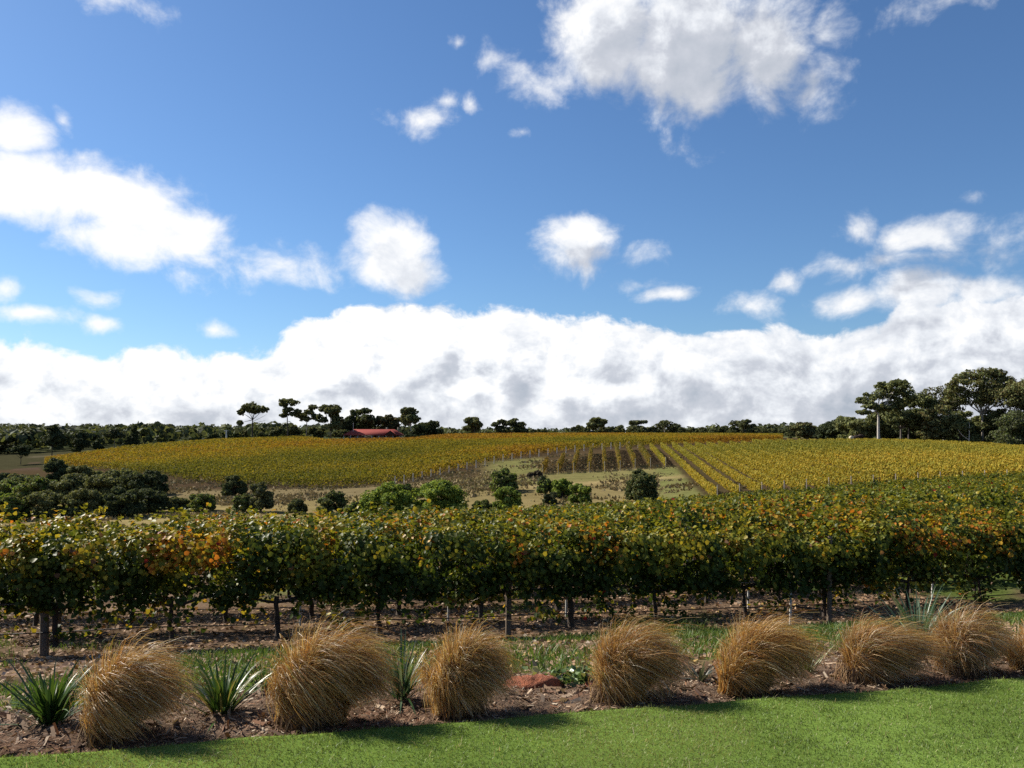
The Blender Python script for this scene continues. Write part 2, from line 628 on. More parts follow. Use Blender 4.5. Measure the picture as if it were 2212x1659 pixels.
# ------------------------------------------------------------------ terrain (depth in metres, height relative to the eye)
TABLE = {
    0: [(13, -3.6), (17, -4.05), (20, -4.3), (25, -4.85), (31, -5.7), (68, -9.6), (110, -10.8), (150, -10.8), (200, -9.8), (260, -8.7), (400, -8.2), (700, -6), (1200, 0), (1800, 5), (4000, 5)],
    128: [(13, -3.6), (17, -4.05), (20, -4.3), (25, -4.8), (31, -5.6), (68, -9.5), (110, -10.7), (145, -10.4), (180, -9.6), (230, -7.7), (300, -5.2), (400, -6), (700, -6), (1200, -2), (1800, 3), (4000, 3)],
    256: [(13.4, -3.65), (17.5, -4.1), (20.5, -4.3), (25, -4.7), (31, -5.4), (70, -9.4), (110, -10.6), (150, -9.9), (200, -8.0), (260, -5.2), (330, -2.8), (400, -3.5), (700, -6), (1300, -5), (2000, -4), (4000, -4)],
    384: [(14, -3.7), (20, -4.25), (30, -5.1), (72, -9.2), (100, -10), (150, -9.4), (200, -6.9), (260, -4.2), (330, -2.5), (400, -2.7), (700, -6), (1500, -6), (4000, -2)],
    512: [(14.8, -3.72), (30, -5.0), (76, -9.2), (100, -9.2), (140, -7.5), (170, -5.6), (195, -4.3), (260, -3.2), (350, -2.3), (420, -2.4), (700, -6), (4000, -5)],
    640: [(15.3, -3.75), (30, -4.9), (80, -8.8), (108, -8.6), (135, -6.9), (160, -5.0), (181, -3.75), (260, -2.8), (350, -2.3), (420, -2.3), (700, -6), (4000, -5)],
    768: [(16, -3.82), (30, -4.6), (80, -7.9), (95, -7.8), (130, -5.7), (160, -4.0), (181, -3.25), (260, -2.7), (350, -2.3), (420, -2.5), (700, -6), (4000, -5)],
    896: [(16.6, -3.86), (30, -4.4), (83, -7.1), (97, -6.6), (130, -5.2), (190, -3.3), (300, -3.0), (420, -2.8), (700, -5), (4000, -4)],
    1024: [(17.1, -3.88), (30, -4.3), (87, -6.3), (110, -5.9), (150, -5.2), (200, -4.6), (300, -4.2), (700, -4), (4000, -3)],
}
_L = np.linspace(math.log(2), math.log(7000), 420)
_pxs = np.array(sorted(TABLE))
_cols = np.array([np.interp(_L, np.log([d for d, _ in TABLE[p]]), [z for _, z in TABLE[p]]) for p in _pxs])
_U = np.linspace(-.8, .8, 97)
_grid = np.array([[np.interp(u * F + 512, _pxs, _cols[:, k]) for k in range(len(_L))] for u in _U])


def _blur(a, sig, ax):
    k = np.exp(-.5 * (np.arange(-3 * sig, 3 * sig + 1) / sig) ** 2)
    k /= k.sum()
    p = 3 * sig
    ap = np.concatenate([np.repeat(a.take([0], ax), p, ax), a, np.repeat(a.take([-1], ax), p, ax)], ax)
    return np.apply_along_axis(lambda r: np.convolve(r, k, 'valid'), ax, ap)


_grid = _blur(_blur(_grid, 4, 1), 4, 0)

EN = np.array((-.2235, .9747))     # lawn edge normal
EE = np.array((.9747, .2235))
E0 = 4.90
RN = np.array((-.189, .982))       # vine row normal
RE = np.array((.982, .189))
R0 = 14.72
ROWGAP = 2.8


def edge_s(x, y):
    return x * EN[0] + y * EN[1] - E0


def H(x, y):
    x = np.asarray(x, float)
    y = np.asarray(y, float)
    az = np.clip(np.arctan2(x, y), -.66, .66)
    r = np.hypot(x, y)
    d = np.maximum(r * np.cos(az), 2.0)
    ui = np.clip((np.tan(az) - _U[0]) / (_U[1] - _U[0]), 0, len(_U) - 1.001)
    li = np.clip((np.log(d) - _L[0]) / (_L[1] - _L[0]), 0, len(_L) - 1.001)
    a, b = ui.astype(int), li.astype(int)
    fu, fl = ui - a, li - b
    z = (_grid[a, b] * (1 - fu) * (1 - fl) + _grid[a + 1, b] * fu * (1 - fl) + _grid[a, b + 1] * (1 - fu) * fl + _grid[a + 1, b + 1] * fu * fl)
    s = edge_s(x, y)
    zn = np.interp(s, [-100, -.02, .04, .5, 1.3, 2.2, 4, 9.8, 14], [-1.75, -1.75, -1.83, -1.86, -1.95, -2.12, -2.50, -3.68, -4.2])
    zn = zn - .17 * sstep(x, -7, 6) * sstep(s, 3, 9)
    w = sstep(s, 8.5, 13.5)
    z = zn * (1 - w) + z * w
    big = (fbm(np.stack([x, y], -1), .012, 2, 3) - .5) * np.clip((d - 60) / 60, 0, 1) * .7
    return z + EYE + big


def gz(x, y):
    return float(H(np.array([x]), np.array([y]))[0])


def on_ground(px, d):
    """world point on the ground at picture column px and depth d"""
    x = (px - 512) / F * d
    return x, d, gz(x, d)


def depth_of(px, py, d0, d1):
    ds = np.linspace(d0, d1, 400)
    x = (px - 512) / F * ds
    p = HOR - (H(x, ds) - EYE) * F / ds
    return float(ds[np.argmin(np.abs(p - py))])


def ray_on(px, py, z):
    d = (EYE - z) * F / (py - HOR)
    return np.array(((px - 512) / F * d, d, z))


FAR_T = 76.0       # end of the near vine block
FIELD_DIR = np.array((.11, 1.0))


def ground_color(x, y):
    n = len(x)
    P = np.stack([x, y], -1)
    s = edge_s(x, y)
    tt = x * RN[0] + y * RN[1]
    u = x / np.maximum(y, 1)
    px = u * F + 512
    nz = fbm(P, .05, 3, 1)
    nf = fbm(P, .6, 3, 2)
    tan = np.array((.215, .17, .075))
    c = np.tile(tan, (n, 1)) * (0.75 + .5 * nz)[:, None]
    green = np.array((.135, .14, .048))
    # mown headland in front of the far rows and the green track
    def blend(mask, colr):
        c[:] = c * (1 - mask[:, None]) + np.asarray(colr) * mask[:, None]
    wv = (fbm(P, .08, 2, 7) - .5) * 10
    head = sstep(y + wv, 119, 124) * (1 - sstep(y, 137, 140)) * sstep(px, 420, 500) * (1 - sstep(px, 700, 720))
    blend(head * .6 * (.5 + nf), green)
    wedge = sstep(px, 650, 662) * (1 - sstep(px, 740, 760)) * sstep(y, 88, 94) * (1 - sstep(y, 138, 142))
    blend(wedge * .85 * (.6 + .8 * nf), green * 1.1)
    g2 = sstep(px, 470, 500) * (1 - sstep(px, 535, 550)) * sstep(y, 138, 142) * (1 - sstep(y, 165, 175))
    blend(g2 * .8, green)
    trk = np.exp(-((y - 122 - .02 * (px - 560)) / 2.0) ** 2) * sstep(px, 500, 540) * (1 - sstep(px, 680, 700))
    blend(trk * .7, (.36, .27, .13))
    # greyer green valley margins below the orange block
    mg = (1 - sstep(px, 380, 470)) * sstep(y, 118, 126) * (1 - sstep(y, 150, 165))
    blend(mg * .7, (.16, .125, .07))
    # vine block soil
    blk = sstep(s, 1.4, 2.2) * (1 - sstep(tt, FAR_T + 1, FAR_T + 4))
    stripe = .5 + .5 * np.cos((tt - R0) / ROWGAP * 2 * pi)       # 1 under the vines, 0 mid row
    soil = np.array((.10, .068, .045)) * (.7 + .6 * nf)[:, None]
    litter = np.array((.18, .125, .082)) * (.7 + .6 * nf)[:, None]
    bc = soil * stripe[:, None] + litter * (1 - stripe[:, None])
    gmask = sstep(fbm(P, .35, 3, 9) + .05 * sstep(px, 480, 900) + .06 * (1 - stripe), .57, .70)
    strip = np.exp(-((tt - 12.9) / 1.2) ** 2) * sstep(px, 350, 410) * (1 - .75 * sstep(px, 700, 760))
    gmask = np.clip(gmask + strip * 1.2 * sstep(nf, .3, .55), 0, 1)
    bc = bc * (1 - .8 * gmask[:, None]) + np.array((.075, .12, .022)) * .8 * gmask[:, None]
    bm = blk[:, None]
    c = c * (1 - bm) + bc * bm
    lw = (1 - sstep(s, -.02, .04))[:, None]
    c = c * (1 - lw) + np.array((.07, .12, .03)) * lw
    # soil under the far blocks, darkened to paint the shade between rows
    inside = sstep(x - (5.4 + 2.6 * 9 - 1.6 + .11 * (y - 140)), 0, 1.2) * sstep(y, 90, 93)
    fb = np.maximum(sstep(y, 138, 143), inside) * (1 - sstep(y, 350, 380)) * (1 - g2)
    c = c * (1 - fb[:, None] * .85) + np.array((.045, .028, .019)) * fb[:, None] * .85
    # paddock on the far left: pale strip, pinkish patch
    pd = sstep(y, 195, 210) * (1 - sstep(y, 330, 360)) * (1 - sstep(px, 110, 150))
    pdc = np.where((fbm(P, .03, 2, 13) > .56)[:, None] & (px < 40)[:, None], np.array((.14, .095, .07)), np.array((.085, .08, .042)))
    strip = np.exp(-((y - 268 - .1 * (px - 60)) / 4) ** 2) * sstep(px, 24, 34)
    pdc = pdc * (1 - strip[:, None]) + np.array((.20, .17, .11)) * strip[:, None]
    pdc = pdc * .62
    c = c * (1 - pd[:, None]) + pdc * pd[:, None]
    lf = sstep(y, 285, 310) * (1 - sstep(px, 230, 290))
    c = c * (1 - lf[:, None]) + np.array((.065, .07, .035)) * lf[:, None]
    ff = sstep(np.hypot(x, y), 380, 460)
    c = c * (1 - ff[:, None]) + np.array((.06, .075, .035)) * ff[:, None]
    pt = sstep(fbm(P, .004, 2, 11), .60, .66) * ff
    c = c * (1 - .7 * pt[:, None]) + np.array((.28, .24, .12)) * .7 * pt[:, None]
    return c


def build_ground():
    az = np.concatenate([np.linspace(-pi, -.75, 40)[:-1], np.linspace(-.75, .75, 420), np.linspace(.75, pi, 40)[1:]])
    r = np.concatenate([np.linspace(.5, 14, 90), np.exp(np.linspace(math.log(14.15), math.log(7000), 290))])
    A, R = np.meshgrid(az, r, indexing='ij')
    x, y = (R * np.sin(A)).ravel(), (R * np.cos(A)).ravel()
    z = H(x, y)
    s = edge_s(x, y)
    near = np.clip(1 - np.abs(s - 6) / 8, 0, 1)
    z = z + (fbm(np.stack([x, y], -1), 1.6, 3, 4) - .5) * .10 * near - .12 * (1 - sstep(s, -.1, .3)) - .03 * (1 - sstep(s, 1.3, 1.7))
    na, nr = A.shape
    i = np.arange(na - 1)[:, None] * nr
    j = np.arange(nr - 1)[None]
    Fc = np.stack([i + j, i + j + 1, i + nr + j + 1, i + nr + j], -1).reshape(-1, 4)
    me = mesh('ground', np.stack([x, y, z], -1), Fc, ground_color(x, y), True, [M_GROUND])
    return tag(obj('ground', me), kind='structure')


build_ground()


def strip_xy(a, s):
    """a along the lawn edge, s across it"""
    a = np.asarray(a, float)
    s = np.asarray(s, float)
    return a * EE[0] + (s + E0) * EN[0], a * EE[1] + (s + E0) * EN[1]


def edge_wave(a):
    return (fbm(np.stack([a, a * 0], -1), 1.1, 3, 21) - .5) * .10


def build_lawn():
    a = np.linspace(-14, 14, 281)
    q = np.concatenate([[0, .012], np.linspace(.05, 9, 60)])
    A, Q = np.meshgrid(a, q, indexing='ij')
    S = edge_wave(A) - Q
    x, y = strip_xy(A, S)
    z = np.full(x.shape, EYE - 1.75) + (fbm(np.stack([x, y], -1), .9, 3, 22) - .5) * .05
    z = z - np.where(Q < .001, .11, 0)
    P = np.stack([x.ravel(), y.ravel()], -1)
    c = np.array((.13, .20, .04)) * (.75 + .5 * fbm(P, 1.4, 3, 23))[:, None]
    c[(Q < .001).ravel()] = (.02, .015, .01)
    na, nq = A.shape
    i = np.arange(na - 1)[:, None] * nq
    j = np.arange(nq - 1)[None]
    Fc = np.stack([i + j, i + nq + j, i + nq + j + 1, i + j + 1], -1).reshape(-1, 4)
    me = mesh('lawn', np.stack([x.ravel(), y.ravel(), z.ravel()], -1), Fc, c, True, [M_LAWN])
    tag(obj('lawn', me), kind='structure')
    # blades
    rng = rng_of(31)
    n = 230000
    a = rng.uniform(-4.6, 6.2, n)
    q = rng.uniform(0, 2.1, n) ** 1.0
    x, y = strip_xy(a, edge_wave(a) - q)
    keep = (y > 3.0)
    a, q, x, y = a[keep], q[keep], x[keep], y[keep]
    n = len(x)
    P2 = np.stack([x, y], -1)
    z = EYE - 1.75 + (fbm(P2, .9, 3, 22) - .5) * .05
    h = rng.uniform(.008, .022, n) * (.7 + .6 * fbm(P2, 5, 2, 24))
    c = pick(rng, [(.13, .21, .045), (.19, .27, .06), (.26, .32, .08), (.36, .36, .16)], n, [4, 5, 2.6, .6])
    c *= (.26 + 1.22 * (.5 * fbm(P2, 2.6, 3, 25) + .5 * fbm(P2, 11, 2, 27)))[:, None] * rng.uniform(.7, 1.25, (n, 1))
    dry = sstep(fbm(P2, 1.1, 3, 28), .58, .72)[:, None] * .55
    c = c * (1 - dry) + np.array((.30, .29, .11)) * dry
    clip_ = rng.random(n) < .004
    c[clip_] = (.5, .42, .26)
    h = h * (1 + 1.2 * clip_ + 1.0 * (rng.random(n) < .012))
    lean = rng.normal(0, .55, (n, 2)) * h[:, None]
    w = rng.uniform(.0011, .0022, n)
    th = rng.uniform(0, 2 * pi, n)
    b = np.stack([np.cos(th), np.sin(th), 0 * th], -1) * w[:, None]
    p0 = np.stack([x, y, z - .004], -1)
    p1 = p0 + np.stack([lean[:, 0] * .4, lean[:, 1] * .4, h * .65], -1)
    p2 = p0 + np.stack([lean[:, 0], lean[:, 1], h], -1)
    V = np.stack([p0 - b, p0 + b, p1 + b * .8, p1 - b * .8, p2], 1).reshape(-1, 3)
    base = (np.arange(n) * 5)[:, None]
    f4 = base + np.array([0, 1, 2, 3])
    f3 = base + np.array([3, 2, 4])
    me = mesh('lawn_grass', V, [f4, f3], np.repeat(c, 5, 0), False, [M_GRASS])
    tag(obj('lawn_grass', me), 'short mown green grass blades covering the lawn', 'grass', kind='stuff')


def build_bed():
    a = np.linspace(-14, 14, 900)
    q = np.linspace(0, 1.75, 60)
    A, Q = np.meshgrid(a, q, indexing='ij')
    S = edge_wave(A) + .004 + Q
    x, y = strip_xy(A, S)
    P = np.stack([x, y], -1)
    z = H(x, y) + .03 + (fbm(P, 1.1, 3, 41) - .45) * .13 * sstep(Q, .02, .35) + (fbm(P, 9, 3, 42) - .5) * .05
    z = np.where(Q < .10, np.minimum(z, EYE - 1.75 - .07 + Q * .3), z)
    z = z - sstep(Q, 1.5, 1.75) * .12
    c = np.array((.15, .105, .075)) * (.55 + .9 * fbm(P, 3.0, 3, 43).ravel())[:, None]
    red = sstep(fbm(P, .9, 2, 44).ravel(), .55, .7)[:, None]
    c = c * (1 - .5 * red) + np.array((.17, .095, .06)) * .5 * red
    na, nq = A.shape
    i = np.arange(na - 1)[:, None] * nq
    j = np.arange(nq - 1)[None]
    Fc = np.stack([i + j, i + j + 1, i + nq + j + 1, i + nq + j], -1).reshape(-1, 4)[:, ::-1]
    me = mesh('mulch_bed', np.stack([x.ravel(), y.ravel(), z.ravel()], -1), Fc, c, True, [M_MULCH])
    tag(obj('mulch_bed', me), kind='structure')
    # chips, twigs and straw lying on it
    rng = rng_of(45)
    n = 26000
    a = rng.uniform(-5.2, 7.2, n)
    q = rng.uniform(.03, 1.65, n)
    x, y = strip_xy(a, edge_wave(a) + q)
    P = np.stack([x, y], -1)
    z = H(x, y) + .03 + (fbm(P, 1.1, 3, 41) - .45) * .13 * sstep(q, .02, .35) + (fbm(P, 9, 3, 42) - .5) * .05
    z = np.where(q < .10, np.minimum(z, EYE - 1.75 - .07 + q * .3), z) - sstep(q, 1.5, 1.75) * .12
    L = rng.uniform(.012, .05, n)
    L[rng.random(n) < .05] *= 3
    N = nrmz(np.array((0, 0, 1.0)) + rng.normal(0, .45, (n, 3)))
    tm = np.array([(-.11, -.5, 0), (.11, -.5, 0), (.09, .5, .06), (-.09, .5, .06)])
    V, Fc = cards(np.stack([x, y, z + .008], -1), N, L, rng, tm, CARD_F)
    c = pick(rng, [(.28, .18, .11), (.42, .31, .21), (.20, .11, .065), (.10, .06, .04), (.55, .45, .33), (.25, .12, .06)], n, [4, 2.4, 3, 3, .7, 1.3])
    c = c * rng.uniform(.75, 1.2, (n, 1))
    me = mesh('wood_chips', V, Fc, np.repeat(c, 4, 0), False, [M_LITTER])
    tag(obj('wood_chips', me), 'loose wood chips and straw scattered over the mulch bed', 'mulch', kind='stuff')


build_lawn()
build_bed()
exec_details = True

# ------------------------------------------------------------------ near vine block
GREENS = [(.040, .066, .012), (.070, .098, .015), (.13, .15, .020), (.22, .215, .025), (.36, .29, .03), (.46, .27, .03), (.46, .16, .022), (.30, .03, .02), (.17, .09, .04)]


def vine_foliage(rng, length, n, zc, top, turn, thick=.30, leaf=.115, low=.16):
    """leaf positions in a frame with x along the row; zc cordon height, top canopy height; turn = share of turned leaves"""
    P = []
    seed = int(rng.integers(1e6))
    nsh = int(n * .09)
    gap_ = rng.uniform(.2, 1.0)
    n0 = n - nsh
    got = 0
    while got < n0:
        m = n * 3
        x = rng.uniform(-length / 2 - .12, length / 2 + .12, m)
        k = rng.random(m)
        hh = np.where(k < low, rng.uniform(.34, zc, m), zc - .10 + (top - zc + .10) * rng.beta(1.25, 1.0, m))
        n1 = vnoise(np.stack([x, x * 0 + seed], -1), 2.0, seed)
        topv = top + (n1 - .5) * .55
        up = np.clip((hh - zc) / (top - zc), 0, 1)
        wid = thick * (.62 + .75 * np.sin(np.clip(up, 0, 1) * 2.4)) * (.75 + .5 * vnoise(np.stack([x, hh], -1), 1.7, seed + 5))
        y = np.clip(rng.normal(0, .60, m), -1.35, 1.35) * wid
        q = np.stack([x, y, hh], -1)
        den = fbm(q + seed % 97, 2.3, 2, 5)
        edge = sstep(np.abs(x) / (length / 2), .62, 1.05) * gap_
        ok = (den > np.where(k < low, .55, .42) + .13 * edge) & (hh < topv - .22 * edge)
        P.append(q[ok])
        got += int(ok.sum())
    P = np.concatenate(P)[:n0]
    # shoots: leaf chains that stick out of the canopy or hang from it
    ns = max(3, nsh // 9)
    sx = rng.uniform(-length / 2, length / 2, ns)
    hang = rng.random(ns) < .45
    sz = np.where(hang, rng.uniform(zc, zc + .35, ns), top - .12)
    sd = np.stack([rng.normal(0, .35, ns), rng.normal(0, .45, ns), np.where(hang, -.9, .75)], -1)
    ln = rng.uniform(.2, .5, ns)
    u = rng.uniform(0, 1, (ns, 9))
    S_ = np.stack([sx, np.where(hang, np.sign(rng.normal(size=ns)) * thick * .8, rng.normal(0, .15, ns)), sz], -1)[:, None] + sd[:, None] * (u * ln[:, None])[..., None]
    S_ = S_ + rng.normal(0, .025, S_.shape)
    S_[..., 2] = np.maximum(S_[..., 2], .25)
    P = np.concatenate([P, S_.reshape(-1, 3)])
    out = P * np.array((0.15, 1.0, 0)) / thick
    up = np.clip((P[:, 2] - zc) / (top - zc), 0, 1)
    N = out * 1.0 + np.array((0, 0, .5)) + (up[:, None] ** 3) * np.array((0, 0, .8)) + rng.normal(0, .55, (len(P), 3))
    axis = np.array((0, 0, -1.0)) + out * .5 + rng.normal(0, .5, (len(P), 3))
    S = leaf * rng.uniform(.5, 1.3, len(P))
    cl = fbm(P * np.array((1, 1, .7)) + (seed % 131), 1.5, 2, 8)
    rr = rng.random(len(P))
    yellow_sunlit = np.clip(up * 1.1 + (cl - .5) * 2.0 + rng.normal(0, .25, len(P)), 0, 1.5)  # paler upward: yellowing leaves plus sunlit tops painted into the colour
    c = np.array(GREENS)[np.clip((yellow_sunlit * 2.6).astype(int), 0, 3)]
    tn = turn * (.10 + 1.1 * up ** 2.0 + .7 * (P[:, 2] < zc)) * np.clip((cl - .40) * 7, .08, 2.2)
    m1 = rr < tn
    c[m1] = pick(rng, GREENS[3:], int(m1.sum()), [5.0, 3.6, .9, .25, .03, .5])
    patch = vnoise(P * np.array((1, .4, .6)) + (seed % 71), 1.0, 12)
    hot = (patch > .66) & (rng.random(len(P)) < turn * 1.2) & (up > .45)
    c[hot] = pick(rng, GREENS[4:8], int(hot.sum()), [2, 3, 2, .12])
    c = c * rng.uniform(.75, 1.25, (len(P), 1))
    return P, N, S, axis, c


def vine_wood(rng, zc, length, trunk=True):
    a = Acc()
    z = np.linspace(-.12, zc, 8)
    wob = np.cumsum(rng.normal(0, .020, (8, 2)), 0)
    wob -= wob[0]
    lean = rng.normal(0, .10)
    pts = np.stack([wob[:, 0] + lean * (z / zc) ** 1.5, wob[:, 1] * .6, z], -1)
    r = np.linspace(.050, .034, 8) * rng.uniform(.8, 1.25)
    r[0] *= 1.25
    V, Fc = tube(pts, r * (1 + .15 * rng.normal(size=8)), 7)
    head = pts[-1]
    arms = Acc()
    for sgn in (-1, 1):
        m = 7
        tt = np.linspace(0, 1, m)
        ax = head[0] + sgn * (length / 2 + .04) * tt
        az_ = zc - .12 * (1 - tt) ** 2 * 1.5 + .07 * np.sin(tt * 5 + rng.uniform(0, 6)) * tt * .5 + .05
        az_[0] = zc - .10
        ay = head[1] * (1 - tt) + np.cumsum(rng.normal(0, .012, m))
        Va, Fa = tube(np.stack([ax, ay, az_], -1), np.linspace(.030, .018, m) * (1 + .2 * rng.normal(size=m)), 6)
        arms.add(Va, Fa, (1, 1, 1))
    for k in range(int(length * 7)):            # canes
        x0 = rng.uniform(-length / 2, length / 2)
        m = 5
        tt = np.linspace(0, 1, m)
        hgt = rng.uniform(.5, 1.1)
        Va, Fa = tube(np.stack([x0 + rng.normal(0, .12) * tt, rng.normal(0, .12) * tt, zc + hgt * tt], -1), np.linspace(.007, .003, m), 3)
        arms.add(Va, Fa, (1, 1, 1))
    return (V, Fc), arms


def leaf_mesh(name, P, N, S, axis, c, rng, mat):
    V, Fc = cards(P, N, S, rng, LEAF, LEAF_F, axis)
    return mesh(name, V, Fc, np.repeat(c, len(LEAF), 0), False, [mat])


ORD = ['first', 'second', 'third', 'fourth', 'fifth', 'sixth', 'seventh', 'eighth', 'ninth', 'tenth', 'eleventh', 'twelfth', 'thirteenth', 'fourteenth',
       'fifteenth', 'sixteenth', 'seventeenth', 'eighteenth', 'nineteenth', 'twentieth']
ROW_ANG = math.atan2(RE[1], RE[0])
VSP = 1.75


def row_xy(t, a):
    return a * RE[0] + t * RN[0], a * RE[1] + t * RN[1]


def row_range(t, u0, u1):
    """a range along the row so that x/y lies in u0..u1"""
    def a_of(u):
        # (a RE0 + t RN0) = u (a RE1 + t RN1)
        return (u * t * RN[1] - t * RN[0]) / (RE[0] - u * RE[1])
    return a_of(u0), a_of(u1)


def build_vines():
    rng = rng_of(100)
    # shared meshes for rows behind
    var = []
    for k in range(9):
        r = rng_of(200 + k)
        zc = .86
        turn = (.28, .36, .32, .22, .10, .08, .06, .08, .06)[k]
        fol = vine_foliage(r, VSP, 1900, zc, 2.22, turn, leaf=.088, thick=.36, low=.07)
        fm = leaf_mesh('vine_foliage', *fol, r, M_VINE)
        (tv, tf), arms = vine_wood(r, zc, VSP)
        tm = mesh('vine_trunk', tv, tf, np.ones((len(tv), 3)), True, [M_BARK])
        am = arms.mesh('vine_cordon', [M_BARK], True)
        # joined version for rows too far back to show their parts
        a = Acc()
        r2 = rng_of(300 + k)
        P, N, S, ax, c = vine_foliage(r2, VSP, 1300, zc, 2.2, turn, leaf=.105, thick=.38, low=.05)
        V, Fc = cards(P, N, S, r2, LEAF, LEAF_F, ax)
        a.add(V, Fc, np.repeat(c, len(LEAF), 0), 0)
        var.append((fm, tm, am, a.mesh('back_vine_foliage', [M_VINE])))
    count = 0
    stuff = Acc()
    for k in range(22):
        t = R0 + ROWGAP * k
        if k == 0:
            a0, a1 = row_range(t, -.70, .70)
        elif k < 3:
            a0, a1 = row_range(t, -.68, .68)
        else:
            a0, a1 = row_range(t, -.30 if k < 8 else -.12 + .004 * k, .655)
        off = [0.42, .9, .2, 1.3, .6][k % 5]
        m0 = math.ceil((a0 - off) / VSP)
        m1 = math.floor((a1 - off) / VSP)
        for q, m in enumerate(range(m0, m1 + 1)):
            a = off + m * VSP
            x, y = row_xy(t, a)
            z = gz(x, y)
            if k == 0:
                r = rng_of(1000 + m)
                px = 512 + F * x / y
                zc = .86
                turn = .62 if px < 330 else .34
                top = 1.98 + r.uniform(-.10, .10)
                root = empty('grapevine', (x, y, z), ROW_ANG)
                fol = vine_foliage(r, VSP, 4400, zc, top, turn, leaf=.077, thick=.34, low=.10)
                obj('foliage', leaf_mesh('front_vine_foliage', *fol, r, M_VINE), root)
                (tv, tf), arms = vine_wood(r, zc, VSP)
                obj('trunk', mesh('front_vine_trunk', tv, tf, np.ones((len(tv), 3)), True, [M_BARK]), root)
                obj('cordon', arms.mesh('front_vine_cordon', [M_BARK], True), root)
                extra = 'orange and yellow on top' if turn > .5 else 'with yellowing green leaves'
                tag(root, f'{ORD[q]} grapevine from the left in the front row, {extra}', 'grapevine', 'grapevines of the near block')
                count += 1
                continue
            v = var[int(rng.integers(0, 4) if k < 5 else rng.integers(4, 9))]
            rz = ROW_ANG + (pi if rng.random() < .5 else 0)
            sc = (rng.uniform(.98, 1.08), rng.uniform(.9, 1.15), rng.uniform(.93, 1.06))
            if k < 3:
                root = empty('grapevine', (x, y, z), rz)
                root.scale = sc
                obj('foliage', v[0], root)
                obj('trunk', v[1], root)
                obj('cordon', v[2], root)
                tag(root, f'{ORD[q]} grapevine from the left in the {ORD[k]} vine row back from the bed', 'grapevine', f'grapevines of row {k + 1}')
                count += 1
            elif count < 300:
                root = empty('grapevine', (x, y, z), rz)
                root.scale = sc
                obj('foliage', v[3], root)
                obj('trunk', v[1], root)
                tag(root, f'leafy green grapevine in the {ORD[k]} row back from the mulch bed', 'grapevine', f'grapevines of row {k + 1}')
                count += 1
            else:
                r2 = rng_of(5000 + k * 100 + m)
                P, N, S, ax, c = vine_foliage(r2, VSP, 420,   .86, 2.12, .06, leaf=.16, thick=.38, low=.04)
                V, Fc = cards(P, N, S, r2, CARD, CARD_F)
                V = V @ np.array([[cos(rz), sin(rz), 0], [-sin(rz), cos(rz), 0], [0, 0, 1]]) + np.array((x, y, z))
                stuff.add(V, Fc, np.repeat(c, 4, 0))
    if stuff.n:
        tag(obj('vine_rows', stuff.mesh('vine_rows', [M_VINE])), 'dense green vine rows at the back of the near block', 'vines', kind='stuff')
    print('vines', count)
    # posts of the near block
    posts = [(0, 44, .068, 1.55, 'thick wooden vineyard post at the left end of the front row'),
             (0, 508, .055, 1.5, 'wooden vineyard post in the middle of the front row'),
             (0, 829, .045, 1.72, 'slim grey vineyard post towards the right of the front row'),
             (1, 58, .055, 1.6, 'wooden post behind the thick front post at the left')]
    for k, px, rad, h, lab in posts:
        t = R0 + ROWGAP * k + (-.14 if px > 700 else .06)
        u = (px - 512) / F
        a = (u * t * RN[1] - t * RN[0]) / (RE[0] - u * RE[1])
        x, y = row_xy(t, a)
        make_post(x, y, rad, h, lab, M_POST, None)
    for k, px, h in ((1, 448, 1.1), (1, 566, 1.2), (1, 748, 1.2), (0, 790, .9), (1, 932, 1.15), (1, 300, 1.2)):
        t = R0 + ROWGAP * k - .05
        u = (px - 512) / F
        a = (u * t * RN[1] - t * RN[0]) / (RE[0] - u * RE[1])
        x, y = row_xy(t, a)
        make_post(x, y, .022, h, 'thin pale stake beside a vine trunk', M_STAKE, 'pale vine stakes')
    # wires and drip pipes of the two front rows
    for k in range(2):
        t = R0 + ROWGAP * k
        a0, a1 = row_range(t, -.70, .70)
        aa = np.linspace(a0, a1, 60)
        x, y = row_xy(t, aa)
        z = H(x, y)
        for h, r, nm, mt, lab in ((.90, .004, 'trellis_wire', M_WIRE, 'cordon wire'), (1.5, .004, 'trellis_wire', M_WIRE, 'upper foliage wire'), (.42, .010, 'drip_pipe', M_PIPE, 'black drip pipe')):
            V, Fc = tube(np.stack([x, y - .04, z + h - .02 * np.abs(np.sin(aa * .9))], -1), r, 4)
            tag(obj(nm, mesh(nm, V, Fc, None, True, [mt])), f'{lab} running along the {"front" if k == 0 else "second"} vine row', 'pipe' if nm == 'drip_pipe' else 'wire')


def make_post(x, y, rad, h, label, mat, group, cat='post'):
    z = gz(x, y)
    n = 7
    zz = np.linspace(-.25, h, n)
    rr = np.full(n, rad) * np.linspace(1.06, .96, n)
    pts = np.stack([np.linspace(0, .02, n), 0 * zz, zz], -1)
    V, Fc = tube(pts, rr, 9)
    a = Acc()
    a.add(V, Fc, (1, 1, 1))
    top = len(V) - 9
    cap = np.concatenate([V[top:], [V[top:].mean(0) + (0, 0, rad * .25)]])
    a.add(cap, np.array([(i, (i + 1) % 9, 9) for i in range(9)]), (1, 1, 1))
    o = obj('vine_stake' if mat is M_STAKE else 'vineyard_post', a.mesh('post', [mat], False), None, (x, y, z))
    return tag(o, label, cat, group)


build_vines()


